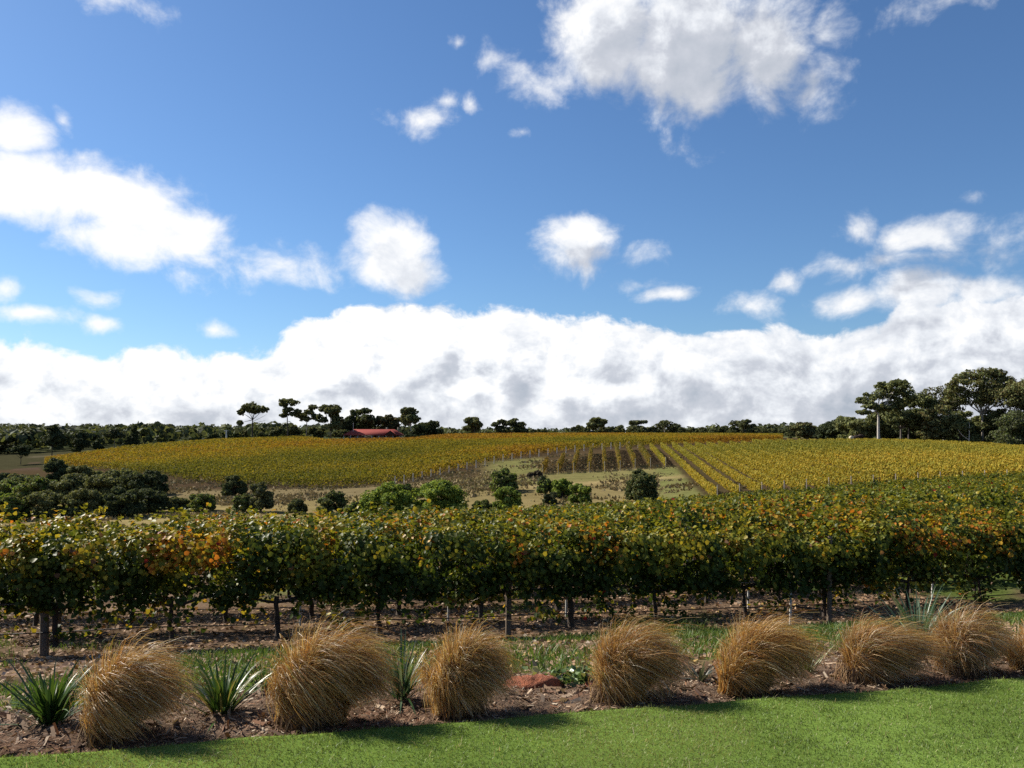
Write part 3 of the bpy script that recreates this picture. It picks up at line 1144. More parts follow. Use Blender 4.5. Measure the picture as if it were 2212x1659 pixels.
# ------------------------------------------------------------------ far vine blocks
def far_color(P, rng, n, mood):
    """turned leaf colours in patches"""
    a = fbm(P[:, :2], .018, 3, 61)
    b = fbm(P[:, :2], .03, 3, 62)
    if mood == 'brown':
        pal = np.array([(.07, .075, .02), (.12, .11, .022), (.17, .13, .025), (.22, .14, .028), (.13, .07, .028)])
        q = (b - .5) * 3 + 1.6 + rng.normal(0, 1.0, n)
    elif mood == 'gold':
        pal = np.array([(.125, .14, .026), (.20, .185, .029), (.28, .225, .031), (.36, .25, .034), (.40, .215, .03)])
        q = (a - .5) * 4.5 + 1.6 + rng.normal(0, .6, n)
    else:
        pal = np.array([(.115, .12, .021), (.18, .16, .023), (.25, .195, .025), (.29, .175, .023), (.22, .115, .022)])
        q = (a - .5) * 5 + (b - .5) * 3 + 1.45 + (np.minimum(P[:, 1], 290) - 230) * .010 * (P[:, 0] < 0) + rng.normal(0, .5, n)
    i = np.clip(np.round(q), 0, 4).astype(int)
    return pal[i] * 1.14 * rng.uniform(.82, 1.18, (n, 1))


def far_row(pts, rng, dens, leaf, top=2.1, low=.25, wid=.34, mood='gold'):
    """leaf cards along a polyline of ground points"""
    seg = np.linalg.norm(np.diff(pts, axis=0), axis=1)
    cum = np.concatenate([[0], np.cumsum(seg)])
    n = int(cum[-1] * dens)
    s = rng.uniform(0, cum[-1], n)
    B = np.stack([np.interp(s, cum, pts[:, k]) for k in range(3)], -1)
    d = nrmz(pts[-1] - pts[0])
    side = np.array((-d[1], d[0], 0))
    h = low + (top - low) * rng.beta(1.25, .9, n)
    topv = top + (vnoise(np.stack([s, s * 0 + rng.uniform(0, 99)], -1), .9, 3) - .5) * .55
    h = np.minimum(h, topv)
    w = wid * (.5 + .8 * (h - low) / (top - low)) * np.clip(rng.normal(0, .6, n), -1.3, 1.3)
    P = B + side * w[:, None]
    P[:, 2] += h
    N = side * (w / wid)[:, None] * 1.2 + np.array((0, 0, .5)) + rng.normal(0, .55, (n, 3))
    c = far_color(P, rng, n, mood)
    return P, N, leaf * rng.uniform(.6, 1.3, n), c


def build_far():
    rng = rng_of(400)
    dirn = nrmz(np.array((.11, 1.0)))
    sp = 2.6
    k = 0
    x0 = 5.4
    for k in range(70):
        xb = x0 + sp * k                     # x at y = 140
        ys = np.arange(88, 262, 2.0)
        xs = xb + .11 * (ys - 140)
        tt = xs * RN[0] + ys * RN[1]
        u = xs / ys
        if k < 9:
            start = 136 + .35 * k
            ok = (ys > start) & (ys < 186)
        else:
            ok = (tt > FAR_T + 4) & (ys > 94) & (ys < (188 if k < 22 else 188 + min(k - 22, 12) * 1.5))
        ok &= (u < .67)
        if k < 5:
            ok &= ys < 152 + 8 * k
        if ok.sum() < 4:
            continue
        pts = np.stack([xs[ok], ys[ok], H(xs[ok], ys[ok])], -1)
        r = rng_of(4100 + k)
        P, N, S, c = far_row(pts, r, 78 if k < 20 else 62, .25, top=1.85 if k < 8 else (1.45 if k < 17 else 1.9), low=.08, wid=.13 if 8 <= k < 17 else .22, mood='brown' if k < 8 else 'gold')
        V, Fc = cards(P, N, S, r, TRI, TRI_F)
        root = empty('vine_row', pts[0], 0)
        me = mesh('vine_row_foliage', V - pts[0], Fc, np.repeat(c, 3, 0), False, [M_FARVINE])
        obj('foliage', me, root)
        pv, pf = tube(np.array([(-.15 * dirn[0], -.5, -.2), (0, -.5, 1.0), (0, -.45, 1.75)]), .05, 6)
        obj('end_post', mesh('row_end_post', pv, pf, None, False, [M_ENDPOST]), root)
        if k < 18:
            tag(root, f'{"brownish green" if k < 8 else "golden"} vine row, {ORD[k]} from the left in the far striped block', 'vine row', 'vine rows of the far golden block')
        else:
            tag(root, 'golden vine row packed among others in the right part of far block', 'vine row', 'vine rows of the far golden block right')
    # orange block: rows across the slope, as one mass
    acc = Acc()
    rr = rng_of(460)
    low = [(20, 470), (70, 464), (150, 474), (200, 481), (260, 487), (330, 489), (400, 484), (463, 470.5), (500, 462), (545, 455.5), (600, 449.5), (680, 446), (760, 443.5)]
    lx = np.array([p[0] for p in low], float)
    lp = np.array([p[1] for p in low], float)
    ld = np.array([depth_of(a, b, 118, 320) for a, b in low])
    print('orange lower edge depth', ld.round())
    upx = np.array([60, 90, 140, 180, 230, 300, 330, 415, 450, 512, 800], float)
    upd = np.array([238, 255, 285, 300, 318, 330, 287, 287, 340, 360, 360], float)
    for d in np.arange(120, 362, 2.9):
        pxs = np.arange(60, 790, 2.0)
        ok = (d > np.interp(pxs, lx, ld) + 1) & (d < np.interp(pxs, upx, upd))
        if ok.sum() < 3:
            continue
        # runs
        idx = np.where(ok)[0]
        for run in np.split(idx, np.where(np.diff(idx) > 1)[0] + 1):
            if len(run) < 3:
                continue
            xs = (pxs[run] - 512) / F * d
            ys = np.full(len(xs), d) + .06 * xs
            pts = np.stack([xs, ys, H(xs, ys)], -1)
            dens = 42 if d < 240 else 27
            P, N, S, c = far_row(pts, rr, dens, .30 if d < 240 else .42, top=1.9, mood='orange')
            V, Fc = cards(P, N, S, rr, TRI, TRI_F)
            acc.add(V, Fc, np.repeat(c, 3, 0))
    tag(obj('orange_vine_block', acc.mesh('orange_vine_block', [M_FARVINE])), 'broad block of orange and yellow vines covering the left hillside', 'vines', kind='stuff')
    # row end posts along its lower right edge
    for px in np.arange(395, 640, 9.0):
        d = float(np.interp(px, lx, ld)) - .8
        x, y, z = on_ground(px, d)
        make_post(x, y, .055, 1.5, 'pale row end post along the lower edge of the orange vine block', M_STAKE, 'end posts of the orange block').name = 'end_post_stake'


build_far()


# ------------------------------------------------------------------ trees and bushes
OLIVE = [(.065, .078, .030), (.09, .10, .040), (.13, .135, .055), (.075, .08, .036)]
OLIVE = [tuple(1.55 * v for v in c) for c in OLIVE]
DARKG = [(.030, .042, .020), (.045, .058, .027), (.062, .075, .034)]
DARKG = [tuple(1.3 * v for v in c) for c in DARKG]
BRIGHT = [(.10, .15, .026), (.15, .20, .035), (.20, .24, .045), (.08, .115, .024)]
BROWNISH = [(.13, .11, .045), (.09, .082, .036), (.16, .13, .06)]
BRIGHT = [tuple(1.5 * v for v in c) for c in BRIGHT]
GREYG = [(.09, .10, .055), (.125, .135, .08), (.07, .08, .045)]


def crown_leaves(rng, clumps, leaf, per, pal, shell=.6, sub_r=.40, flat=.8):
    Ps, Ns, Ss, Cs = [], [], [], []
    for (cx, cy, cz, rx, ry, rz) in clumps:
        ns = max(7, int(20 * (rx * ry * rz) ** (1 / 3) / max(rx, rz) * 1.6))
        d = rdir(rng, ns)
        rr = rng.uniform(.25, 1, ns) ** shell
        sc = np.array((cx, cy, cz)) + d * rr[:, None] * np.array((rx, ry, rz)) * .82
        sr = sub_r * (rx + ry + rz) / 3 * rng.uniform(.7, 1.3, ns)
        for i in range(ns):
            m = max(6, int(per * .8 * rng.uniform(.6, 1.4)))
            dd = nrmz(rng.normal(size=(m, 3)) + np.array((0, 0, .35)))
            q = sc[i] + dd * (sr[i] * rng.uniform(.45, 1.05, m) ** .6)[:, None] * np.array((1.15, 1.15, flat))
            Ps.append(q)
            Ns.append(dd + rng.normal(0, .45, (m, 3)))
            Ss.append(leaf * rng.uniform(.6, 1.35, m))
            c = pick(rng, pal, m, np.ones(len(pal))) * rng.uniform(.75, 1.25) * rng.uniform(.8, 1.2, (m, 1))
            Cs.append(c)
    return np.concatenate(Ps), np.concatenate(Ns), np.concatenate(Ss), np.concatenate(Cs)


def tree(name, x, y, z, label, clumps, trunk_h, r0, leaf, per, pal, bark, rng, lean=0.0, group=None, cat='tree', flat=.75, sub_r=.29, extra=None, fork=None):
    root = empty(name, (x, y, z))
    P, N, S, c = crown_leaves(rng, clumps, leaf, per, pal, flat=flat, sub_r=sub_r)
    V, Fc = cards(P, N, S, rng)
    obj('crown', mesh('crown', V, Fc, np.repeat(c, 4, 0), False, [M_GUM]), root)
    a = Acc()
    n = 6
    tt = np.linspace(0, 1, n)
    wob = np.cumsum(rng.normal(0, .012 * trunk_h, n))
    wob -= wob[0]
    pts = np.stack([lean * tt + wob, wob * .5, -.4 + (trunk_h + .4) * tt], -1)
    tr = r0 * (1 - .45 * tt)
    tr[0] *= 1.25
    V, Fc = tube(pts, tr, 7)
    a.add(V, Fc, bark)
    head = pts[-1]
    for cl in clumps:
        e = np.array(cl[:3])
        s0 = head if e[2] > head[2] * .75 else pts[int(n * .6)]
        mid = s0 * .5 + e * .5 + rng.normal(0, .05, 3) * np.linalg.norm(e - s0) + np.array((0, 0, -.08 * np.linalg.norm(e - s0)))
        tt2 = np.linspace(0, 1, 5)[:, None]
        lp = s0 * (1 - tt2) ** 2 + 2 * mid * tt2 * (1 - tt2) + e * tt2 ** 2
        V, Fc = tube(lp, np.linspace(r0 * .48, r0 * .12, 5), 5)
        a.add(V, Fc, bark)
        for _ in range(2):
            tip = e + rdir(rng, 1)[0] * np.array(cl[3:]) * .8
            tw = np.linspace(lp[3], tip, 3)
            V, Fc = tube(tw, np.linspace(r0 * .14, r0 * .05, 3), 4)
            a.add(V, Fc, bark)
    for br in (extra or []):
        V, Fc = tube(np.array(br[0]), np.linspace(br[1], br[1] * .35, len(br[0])), 5)
        a.add(V, Fc, bark)
    obj('trunk', a.mesh('trunk', [M_GUMBARK], True), root)
    return tag(root, label, cat, group)


def sheet_tree(sx, sbase, stop, sw, d, label, pal, bark, seed, style='round', name='eucalypt_tree', group=None, leafpx=1.5, per=34, trunkf=.45, r0=None, sink=0.0, clumps=None, lean=0, extra=None):
    """tree seen with its foot at sheet (sx, sbase), top at stop, crown width sw, standing d metres away"""
    rng = rng_of(seed)
    px = sx * K
    x = (px - 512) / F * d
    z = gz(x, d)
    ztop = EYE + (HOR - stop * K) / F * d
    h = max(2.0, ztop - z)
    w = sw * K / F * d
    if clumps is None:
        cl = []
        if style == 'umbrella':
            for i in range(6):
                cl.append((rng.uniform(-.36, .36) * w, rng.uniform(-.3, .3) * w, h * rng.uniform(.74, .92), w * .22, w * .22, h * .085))
        elif style == 'round':
            nC = 8
            for i in range(nC):
                th = rng.uniform(0, 2 * pi)
                rr = rng.uniform(.1, .34) * w
                hz = rng.uniform(trunkf + .08, .88)
                shr = math.sqrt(max(.15, 1 - ((hz - .62) / .42) ** 2))
                cl.append((cos(th) * rr * shr, sin(th) * rr * shr, h * hz, w * .24, w * .24, h * .14))
            cl.append((0, 0, h * .90, w * .2, w * .2, h * .09))
        elif style == 'full':
            for i in range(12):
                th = rng.uniform(0, 2 * pi)
                rr = rng.uniform(.08, .34) * w
                hz = rng.uniform(.14, .86)
                cl.append((cos(th) * rr, sin(th) * rr, h * hz, w * .27, w * .27, h * .17))
        elif style == 'cone':
            for i in range(12):
                hz = .08 + .88 * i / 12
                rr = (1 - hz) ** .7 * w * .30
                th = i * 2.4
                cl.append((cos(th) * rr * .8, sin(th) * rr * .8, h * hz, w * (.36 - .26 * hz), w * (.36 - .26 * hz), h * .08))
    else:
        cl = [(a * w, b * w, c * h, e * w * 1.2, e * w * 1.2, g * h * 1.2) for a, b, c, e, g in clumps]
    leaf = max(.20, leafpx * .85 * d / F)
    return tree(name, x, d, z - sink, label, cl, h * trunkf, r0 or max(.12, h * .018), leaf, per, pal, bark, rng, lean=lean * w, group=group, extra=[([(p[0] * w, p[1] * w, p[2] * h) for p in b[0]], b[1]) for b in (extra or [])])


GROVE = [tuple(1.25 * v for v in c) for c in OLIVE]
WHITEB = (.50, .46, .40)
GREYB = (.16, .14, .12)
DARKB = (.05, .042, .035)
BROWNB = (.10, .075, .055)


def build_trees():
    T = sheet_tree
    # hilltop group round the house
    T(545, 948, 868, 68, 318, 'tall umbrella crowned tree standing alone left of the house', OLIVE, DARKB, 1, 'umbrella', trunkf=.55, r0=.32,
      clumps=[(-.05, 0, .90, .22, .09), (-.22, .1, .82, .20, .08), (.18, -.1, .85, .22, .09), (.36, 0, .80, .16, .06), (-.38, 0, .74, .12, .07), (.02, .1, .76, .16, .06), (-.40, .05, .48, .10, .05)],
      extra=[([(0, 0, .42), (.22, 0, .50), (.42, 0, .53)], .10), ([(0, 0, .5), (.3, .05, .62), (.45, .1, .70)], .08)])
    T(622, 946, 861, 52, 326, 'tall slim tree with a small round top crown', OLIVE, DARKB, 2, trunkf=.62, r0=.30,
      clumps=[(-.12, 0, .92, .30, .07), (.16, 0, .90, .28, .08), (-.25, .1, .85, .2, .05), (.0, 0, .72, .22, .07), (.25, 0, .62, .2, .06), (-.15, 0, .60, .18, .05), (.4, 0, .70, .16, .05)])
    T(662, 946, 874, 56, 332, 'open crowned gum tree beside the slim tall tree', OLIVE, GREYB, 3, trunkf=.55,
      clumps=[(.25, 0, .92, .16, .07), (-.2, 0, .70, .24, .09), (.1, 0, .78, .2, .08), (.32, 0, .66, .16, .07), (-.05, 0, .58, .22, .07)])
    T(714, 948, 874, 62, 330, 'broad leafy tree at the left end of the house', OLIVE, DARKB, 4, 'round', trunkf=.25, per=44)
    T(790, 946, 881, 78, 350, 'wide dark tree rising behind the middle of the red roof', DARKG + OLIVE[:2], DARKB, 5, 'round', trunkf=.3, per=44)
    T(752, 946, 893, 50, 352, 'dark tree behind the left part of the red roof', DARKG, DARKB, 6, 'full', per=40)
    T(838, 946, 892, 60, 354, 'brownish leafed tree behind the right part of the red roof', BROWNISH + DARKG, GREYB, 7, 'full', per=40)
    T(888, 948, 879, 62, 336, 'tall tree with pale trunk at the right end of the house', OLIVE, WHITEB, 8, 'round', trunkf=.4, per=44, r0=.28)
    T(902, 949, 918, 50, 322, 'dense dark shrub at the right corner of the house', DARKG + [(.03, .06, .02)], DARKB, 9, 'full', per=40)
    T(930, 948, 908, 56, 350, 'low tree right of the house trees', DARKG + OLIVE, DARKB, 10, 'full', per=34)
    for i, (sx, top, w) in enumerate(((572, 928, 44), (596, 922, 40), (640, 918, 54), (682, 922, 46), (735, 926, 40))):
        T(sx, 949, top, w, 336 + i, f'{ORD[i]} low bush from the left between the hilltop trunks', OLIVE + DARKG, DARKB, 20 + i, 'full', 'hilltop_bush', 'low bushes left of the house', per=30, trunkf=.2)
    # skyline trees in the middle
    T(1025, 946, 901, 56, 345, 'rounded gum tree on the skyline right of the house', OLIVE, GREYB, 30, 'round', trunkf=.3)
    T(1100, 946, 905, 80, 345, 'wide spreading gum tree on the skyline at mid hill', OLIVE + DARKG, GREYB, 31, trunkf=.3,
      clumps=[(-.35, 0, .72, .14, .14), (-.2, 0, .85, .12, .10), (.0, 0, .72, .18, .2), (.12, 0, .88, .14, .12), (.3, 0, .62, .18, .22), (.0, 0, .4, .3, .2), (-.25, 0, .45, .2, .2), (.35, 0, .35, .2, .2)])
    T(1290, 946, 902, 52, 350, 'rounded skyline tree left of the pale forked trunks', OLIVE, GREYB, 32, 'round', trunkf=.35)
    T(1385, 946, 908, 70, 350, 'broad skyline tree beside the pale forked tree', OLIVE + GREYG, GREYB, 33, 'round', trunkf=.25, per=40)
    T(1436, 946, 908, 62, 346, 'gum tree with pale forked trunk on the middle skyline', OLIVE + GREYG, WHITEB, 34, 'round', trunkf=.18, r0=.26, per=26)
    T(1612, 947, 906, 70, 330, 'gum tree with white forked trunk right of the middle skyline', OLIVE + GREYG, WHITEB, 35, 'round', trunkf=.22, r0=.28, per=26)
    rng = rng_of(77)
    # low wood along the skyline, copies of a few trees
    protos = []
    for i in range(8):
        pal = [OLIVE, OLIVE + GREYG, DARKG + OLIVE, BROWNISH + OLIVE][i % 4]
        r = rng_of(800 + i)
        w = 7.0
        hh = 8.0
        cl = []
        for q in range(9):
            th = r.uniform(0, 2 * pi)
            cl.append((cos(th) * r.uniform(.1, .32) * w, sin(th) * r.uniform(.1, .32) * w, hh * r.uniform(.25, .86), w * .22, w * .22, hh * .13))
        root = tree('skyline_tree', 0, 0, 0, 'x tree', cl, hh * .3, .16, .42, 34, pal, GREYB if i % 2 else BROWNB, r)
        protos.append(root)
    n = 0
    kids = [list(p.children) for p in protos]
    spots = []
    for sx in np.arange(915, 1262, 17):
        spots.append((sx, rng.uniform(921, 931), rng.uniform(370, 400), 'low tree on the skyline between the house and the middle trees'))
    for sx in np.arange(1240, 1870, 12.5):
        spots.append((sx, rng.uniform(909, 921) - max(0, sx - 1750) * .08, rng.uniform(352, 385), 'tree of the low wood along the right skyline'))
    for sx in np.arange(1246, 1870, 21):
        spots.append((sx, rng.uniform(920, 930), rng.uniform(338, 350) if sx < 1700 else rng.uniform(262, 290), 'bushy tree at the front edge of the right skyline wood'))
    for sx in np.arange(310, 540, 11):
        spots.append((sx, rng.uniform(918, 932), rng.uniform(420, 470), 'tree of the low wood left of the tall umbrella tree'))
    for i, (sx, top, d, lab) in enumerate(spots):
        p = int(rng.integers(0, 8))
        x = (sx * K - 512) / F * d
        z = gz(x, d)
        hh = max(3.0, EYE + (HOR - top * K) / F * d - z)
        if n < 8:
            p = n
            root = protos[p]
        else:
            root = protos[p].copy()
            COL.objects.link(root)
            for ch in kids[p]:
                c = ch.copy()
                COL.objects.link(c)
                c.parent = root
        n += 1
        root.location = (x, d, z - .2)
        root.rotation_euler = (0, 0, rng.uniform(0, 6.28))
        s = hh / 9.2
        root.scale = (s * rng.uniform(.9, 1.4), s * rng.uniform(.9, 1.3), s)
        tag(root, lab, 'tree', lab.replace('tree of', 'trees of') if 'tree of' in lab else lab + 's')
    # right hand grove
    T(1898, 963, 818, 150, 206, 'big gum tree with white leaning trunk and spreading crown left of grove', GROVE + DARKG[1:], WHITEB, 40, trunkf=.52, r0=.42, per=52, leafpx=1.6,
      clumps=[(-.22, 0, .50, .09, .035), (-.12, 0, .62, .13, .07), (-.05, .1, .72, .15, .07), (.12, 0, .78, .15, .08), (.22, -.1, .88, .16, .08), (.33, .05, .92, .13, .06), (.10, .1, .90, .12, .05), (.35, 0, .72, .18, .09), (.24, .1, .60, .14, .08), (.45, .1, .80, .13, .08), (.02, -.1, .56, .12, .06), (-.2, .1, .68, .08, .05)],
      extra=[([(.0, 0, .45), (-.08, 0, .56), (-.2, 0, .60)], .2), ([(0, 0, .5), (.12, 0, .62), (.2, 0, .8)], .22)])
    T(1946, 966, 862, 84, 212, 'dark leafed tree with two grey trunks behind the white leaning gum', DARKG[1:] + GROVE, GREYB, 41, 'round', trunkf=.35, per=50, r0=.34, extra=[([(.2, 0, 0), (.2, 0, .35), (.12, 0, .6)], .25)])
    T(1990, 966, 850, 100, 216, 'dense dark tree in the middle of the right grove', DARKG[1:] + GROVE, DARKB, 42, 'round', trunkf=.25, per=80)
    T(2040, 968, 832, 96, 220, 'thin crowned tree with bare white limbs in the right grove', GROVE + BROWNISH, WHITEB, 43, 'round', trunkf=.5, per=22, r0=.3,
      extra=[([(0, 0, .5), (-.2, 0, .68), (-.42, 0, .78)], .12), ([(0, 0, .6), (.1, 0, .85), (.0, 0, 1.0)], .1), ([(-.1, 0, .55), (-.3, -.3, .60), (-.5, -.3, .68)], .12), ([(0, 0, .6), (-.15, -.2, .8), (-.2, -.2, .98)], .08)])
    T(2122, 974, 795, 160, 204, 'tallest broad gum tree of the right grove with pale straight trunk', GROVE + BROWNISH[:2], (.33, .29, .24), 44, trunkf=.42, r0=.36, per=64, leafpx=1.6,
      clumps=[(-.30, 0, .80, .16, .09), (-.15, .1, .88, .17, .09), (.03, 0, .90, .17, .085), (.17, 0, .93, .13, .05), (.30, 0, .84, .15, .08), (-.02, -.1, .76, .2, .1), (-.3, .1, .66, .17, .1), (.22, .1, .72, .16, .1), (.38, 0, .74, .10, .06), (-.12, 0, .62, .17, .09), (.1, .1, .60, .14, .09)],
      extra=[([(.12, .1, 0), (.12, .1, .35), (.16, .1, .6)], .28), ([(0, 0, .42), (-.2, 0, .56), (-.36, 0, .70)], .16)])
    T(2195, 974, 818, 150, 200, 'olive brown tree at the right edge of the grove', BROWNISH + GROVE, GREYB, 45, 'full', trunkf=.3, per=80)
    T(2192, 977, 868, 130, 188, 'pale green bushy tree low at the right edge of the grove', GREYG + [(.09, .12, .04), (.12, .15, .05)], BROWNB, 46, 'full', per=56, trunkf=.2)
    T(2093, 975, 915, 30, 196, 'small bare white dead tree in front of the grove', GREYG, (.55, .5, .44), 47, trunkf=.75, r0=.14, per=5, name='dead_tree',
      clumps=[(-.1, 0, .8, .14, .06)], extra=[([(0, 0, .35), (-.5, 0, .55), (-.8, 0, .78)], .11), ([(0, 0, .7), (.05, 0, .9), (.02, 0, 1.05)], .08)])
    for i, (sx, top, w, d) in enumerate(((1868, 888, 84, 222), (1922, 884, 84, 224), (1978, 880, 96, 214), (2032, 872, 100, 206), (2074, 884, 84, 203), (2108, 890, 80, 208), (2152, 872, 96, 206), (1796, 902, 80, 238), (1742, 908, 70, 262), (1836, 895, 70, 230))):
        T(sx, 968, top, w, d, f'{("leafy", "olive", "brownish", "shaggy", "dense")[i % 5]} understorey tree of the right grove, {ORD[i]} planted along its edge' if False else
          ('leafy understorey bush left of the white leaning trunk', 'olive understorey bush behind the white leaning trunk', 'dark understorey bush between the grey twin trunks and thin crowned tree', 'brown green understorey bush below the thin crowned tree', 'understorey bush left of the dead white tree', 'understorey bush behind the dead white tree', 'dark understorey bush right of the tall pale trunk', 'low bush left of the grove beside the pale stone', 'far low bush where skyline wood meets the grove', 'low olive bush just left of the grove')[i],
          [GROVE, GROVE + DARKG, DARKG, BROWNISH + GROVE, GROVE][i % 5], BROWNB, 60 + i, 'full', 'understorey_bush', 'understorey bushes of the right grove', per=62, trunkf=.2)
    # left trees, dark palette painting in the cloud shadow on this side
    T(112, 992, 918, 92, 262, 'large dark spreading tree on the pale paddock at the left', DARKG, DARKB, 70, 'round', trunkf=.3, per=48)
    T(173, 986, 929, 44, 272, 'dark upright tree right of the large paddock tree', DARKG, DARKB, 71, 'full', per=36)
    T(247, 978, 925, 56, 300, 'thin greyish tree between the dark paddock trees and the pines', GREYG + DARKG, GREYB, 72, 'round', trunkf=.45, per=14)
    T(291, 976, 917, 28, 292, 'dark tall narrow pine at the end of the orange block', DARKG, DARKB, 73, 'cone', 'pine_tree', per=34)
    T(278, 977, 940, 30, 291, 'shorter dark pine just left of the narrow tall one', DARKG, DARKB, 74, 'cone', 'pine_tree', per=30)
    T(45, 1012, 960, 56, 226, 'small dark tree on the pinkish ground at the left edge', DARKG, DARKB, 75, 'round', trunkf=.3, per=36)
    T(10, 985, 935, 70, 300, 'dull dark tree at the far left edge of the paddock', DARKG + GREYG, DARKB, 76, 'full', per=30)
    T(210, 982, 945, 30, 285, 'low dark bush on the paddock between dark tree and thin tree', DARKG, DARKB, 77, 'full', 'paddock_bush', per=24)
    T(372, 962, 947, 14, 300, 'tiny round bush on the crest left of the orange block', DARKG, DARKB, 78, 'full', 'crest_bush', per=16)


build_trees()


def bush(sx, sbase, sw, sh, d, label, pal, seed, group, leafpx=1.7, per=40, lumps=9, dome=.0):
    rng = rng_of(seed)
    px = sx * K
    if group == 'bushes of the valley':
        d = depth_of(px, sbase * K, 84, 160)
    x = (px - 512) / F * d
    z = gz(x, d)
    zb = EYE + (HOR - sbase * K) / F * d
    w = sw * K / F * d
    h = max(1.0, sh * K / F * d + (zb - z))
    cl = []
    for i in range(lumps):
        th = i * 2.4 + rng.uniform(0, .8)
        rr = math.sqrt((i + .5) / lumps) * .36 * w
        top = math.sqrt(max(.1, 1 - (rr / (.5 * w)) ** 2))
        hz = h * top * rng.uniform(.50, .86)
        cl.append((cos(th) * rr, sin(th) * rr, hz, w * .17, w * .17, h * .16))
        if rr > .2 * w or i % 2:
            cl.append((cos(th) * rr * 1.1, sin(th) * rr * 1.1, h * .24, w * .17, w * .17, h * .2))
    leaf = max(.12, leafpx * .8 * d / F)
    P, N, S, c = crown_leaves(rng, cl, leaf, per, pal, sub_r=.36, flat=.85)
    P[:, 2] = np.maximum(P[:, 2], .05)
    V, Fc = cards(P, N, S, rng)
    root = empty('bush', (x, d, z))
    obj('foliage', mesh('bush_foliage', V, Fc, np.repeat(c, 4, 0), False, [M_BUSH]), root)
    a = Acc()
    for i in range(4):
        th = i * 1.7
        e = np.array((cos(th) * w * .2, sin(th) * w * .2, h * .6))
        V, Fc = tube(np.array([(0, 0, -.2), e * .5 + (0, 0, h * .08), e]), np.array((.10, .07, .03)) * max(.6, h / 4), 5)
        a.add(V, Fc, BROWNB)
    obj('stems', a.mesh('bush_stems', [M_GUMBARK], True), root)
    return tag(root, label, 'bush', group)


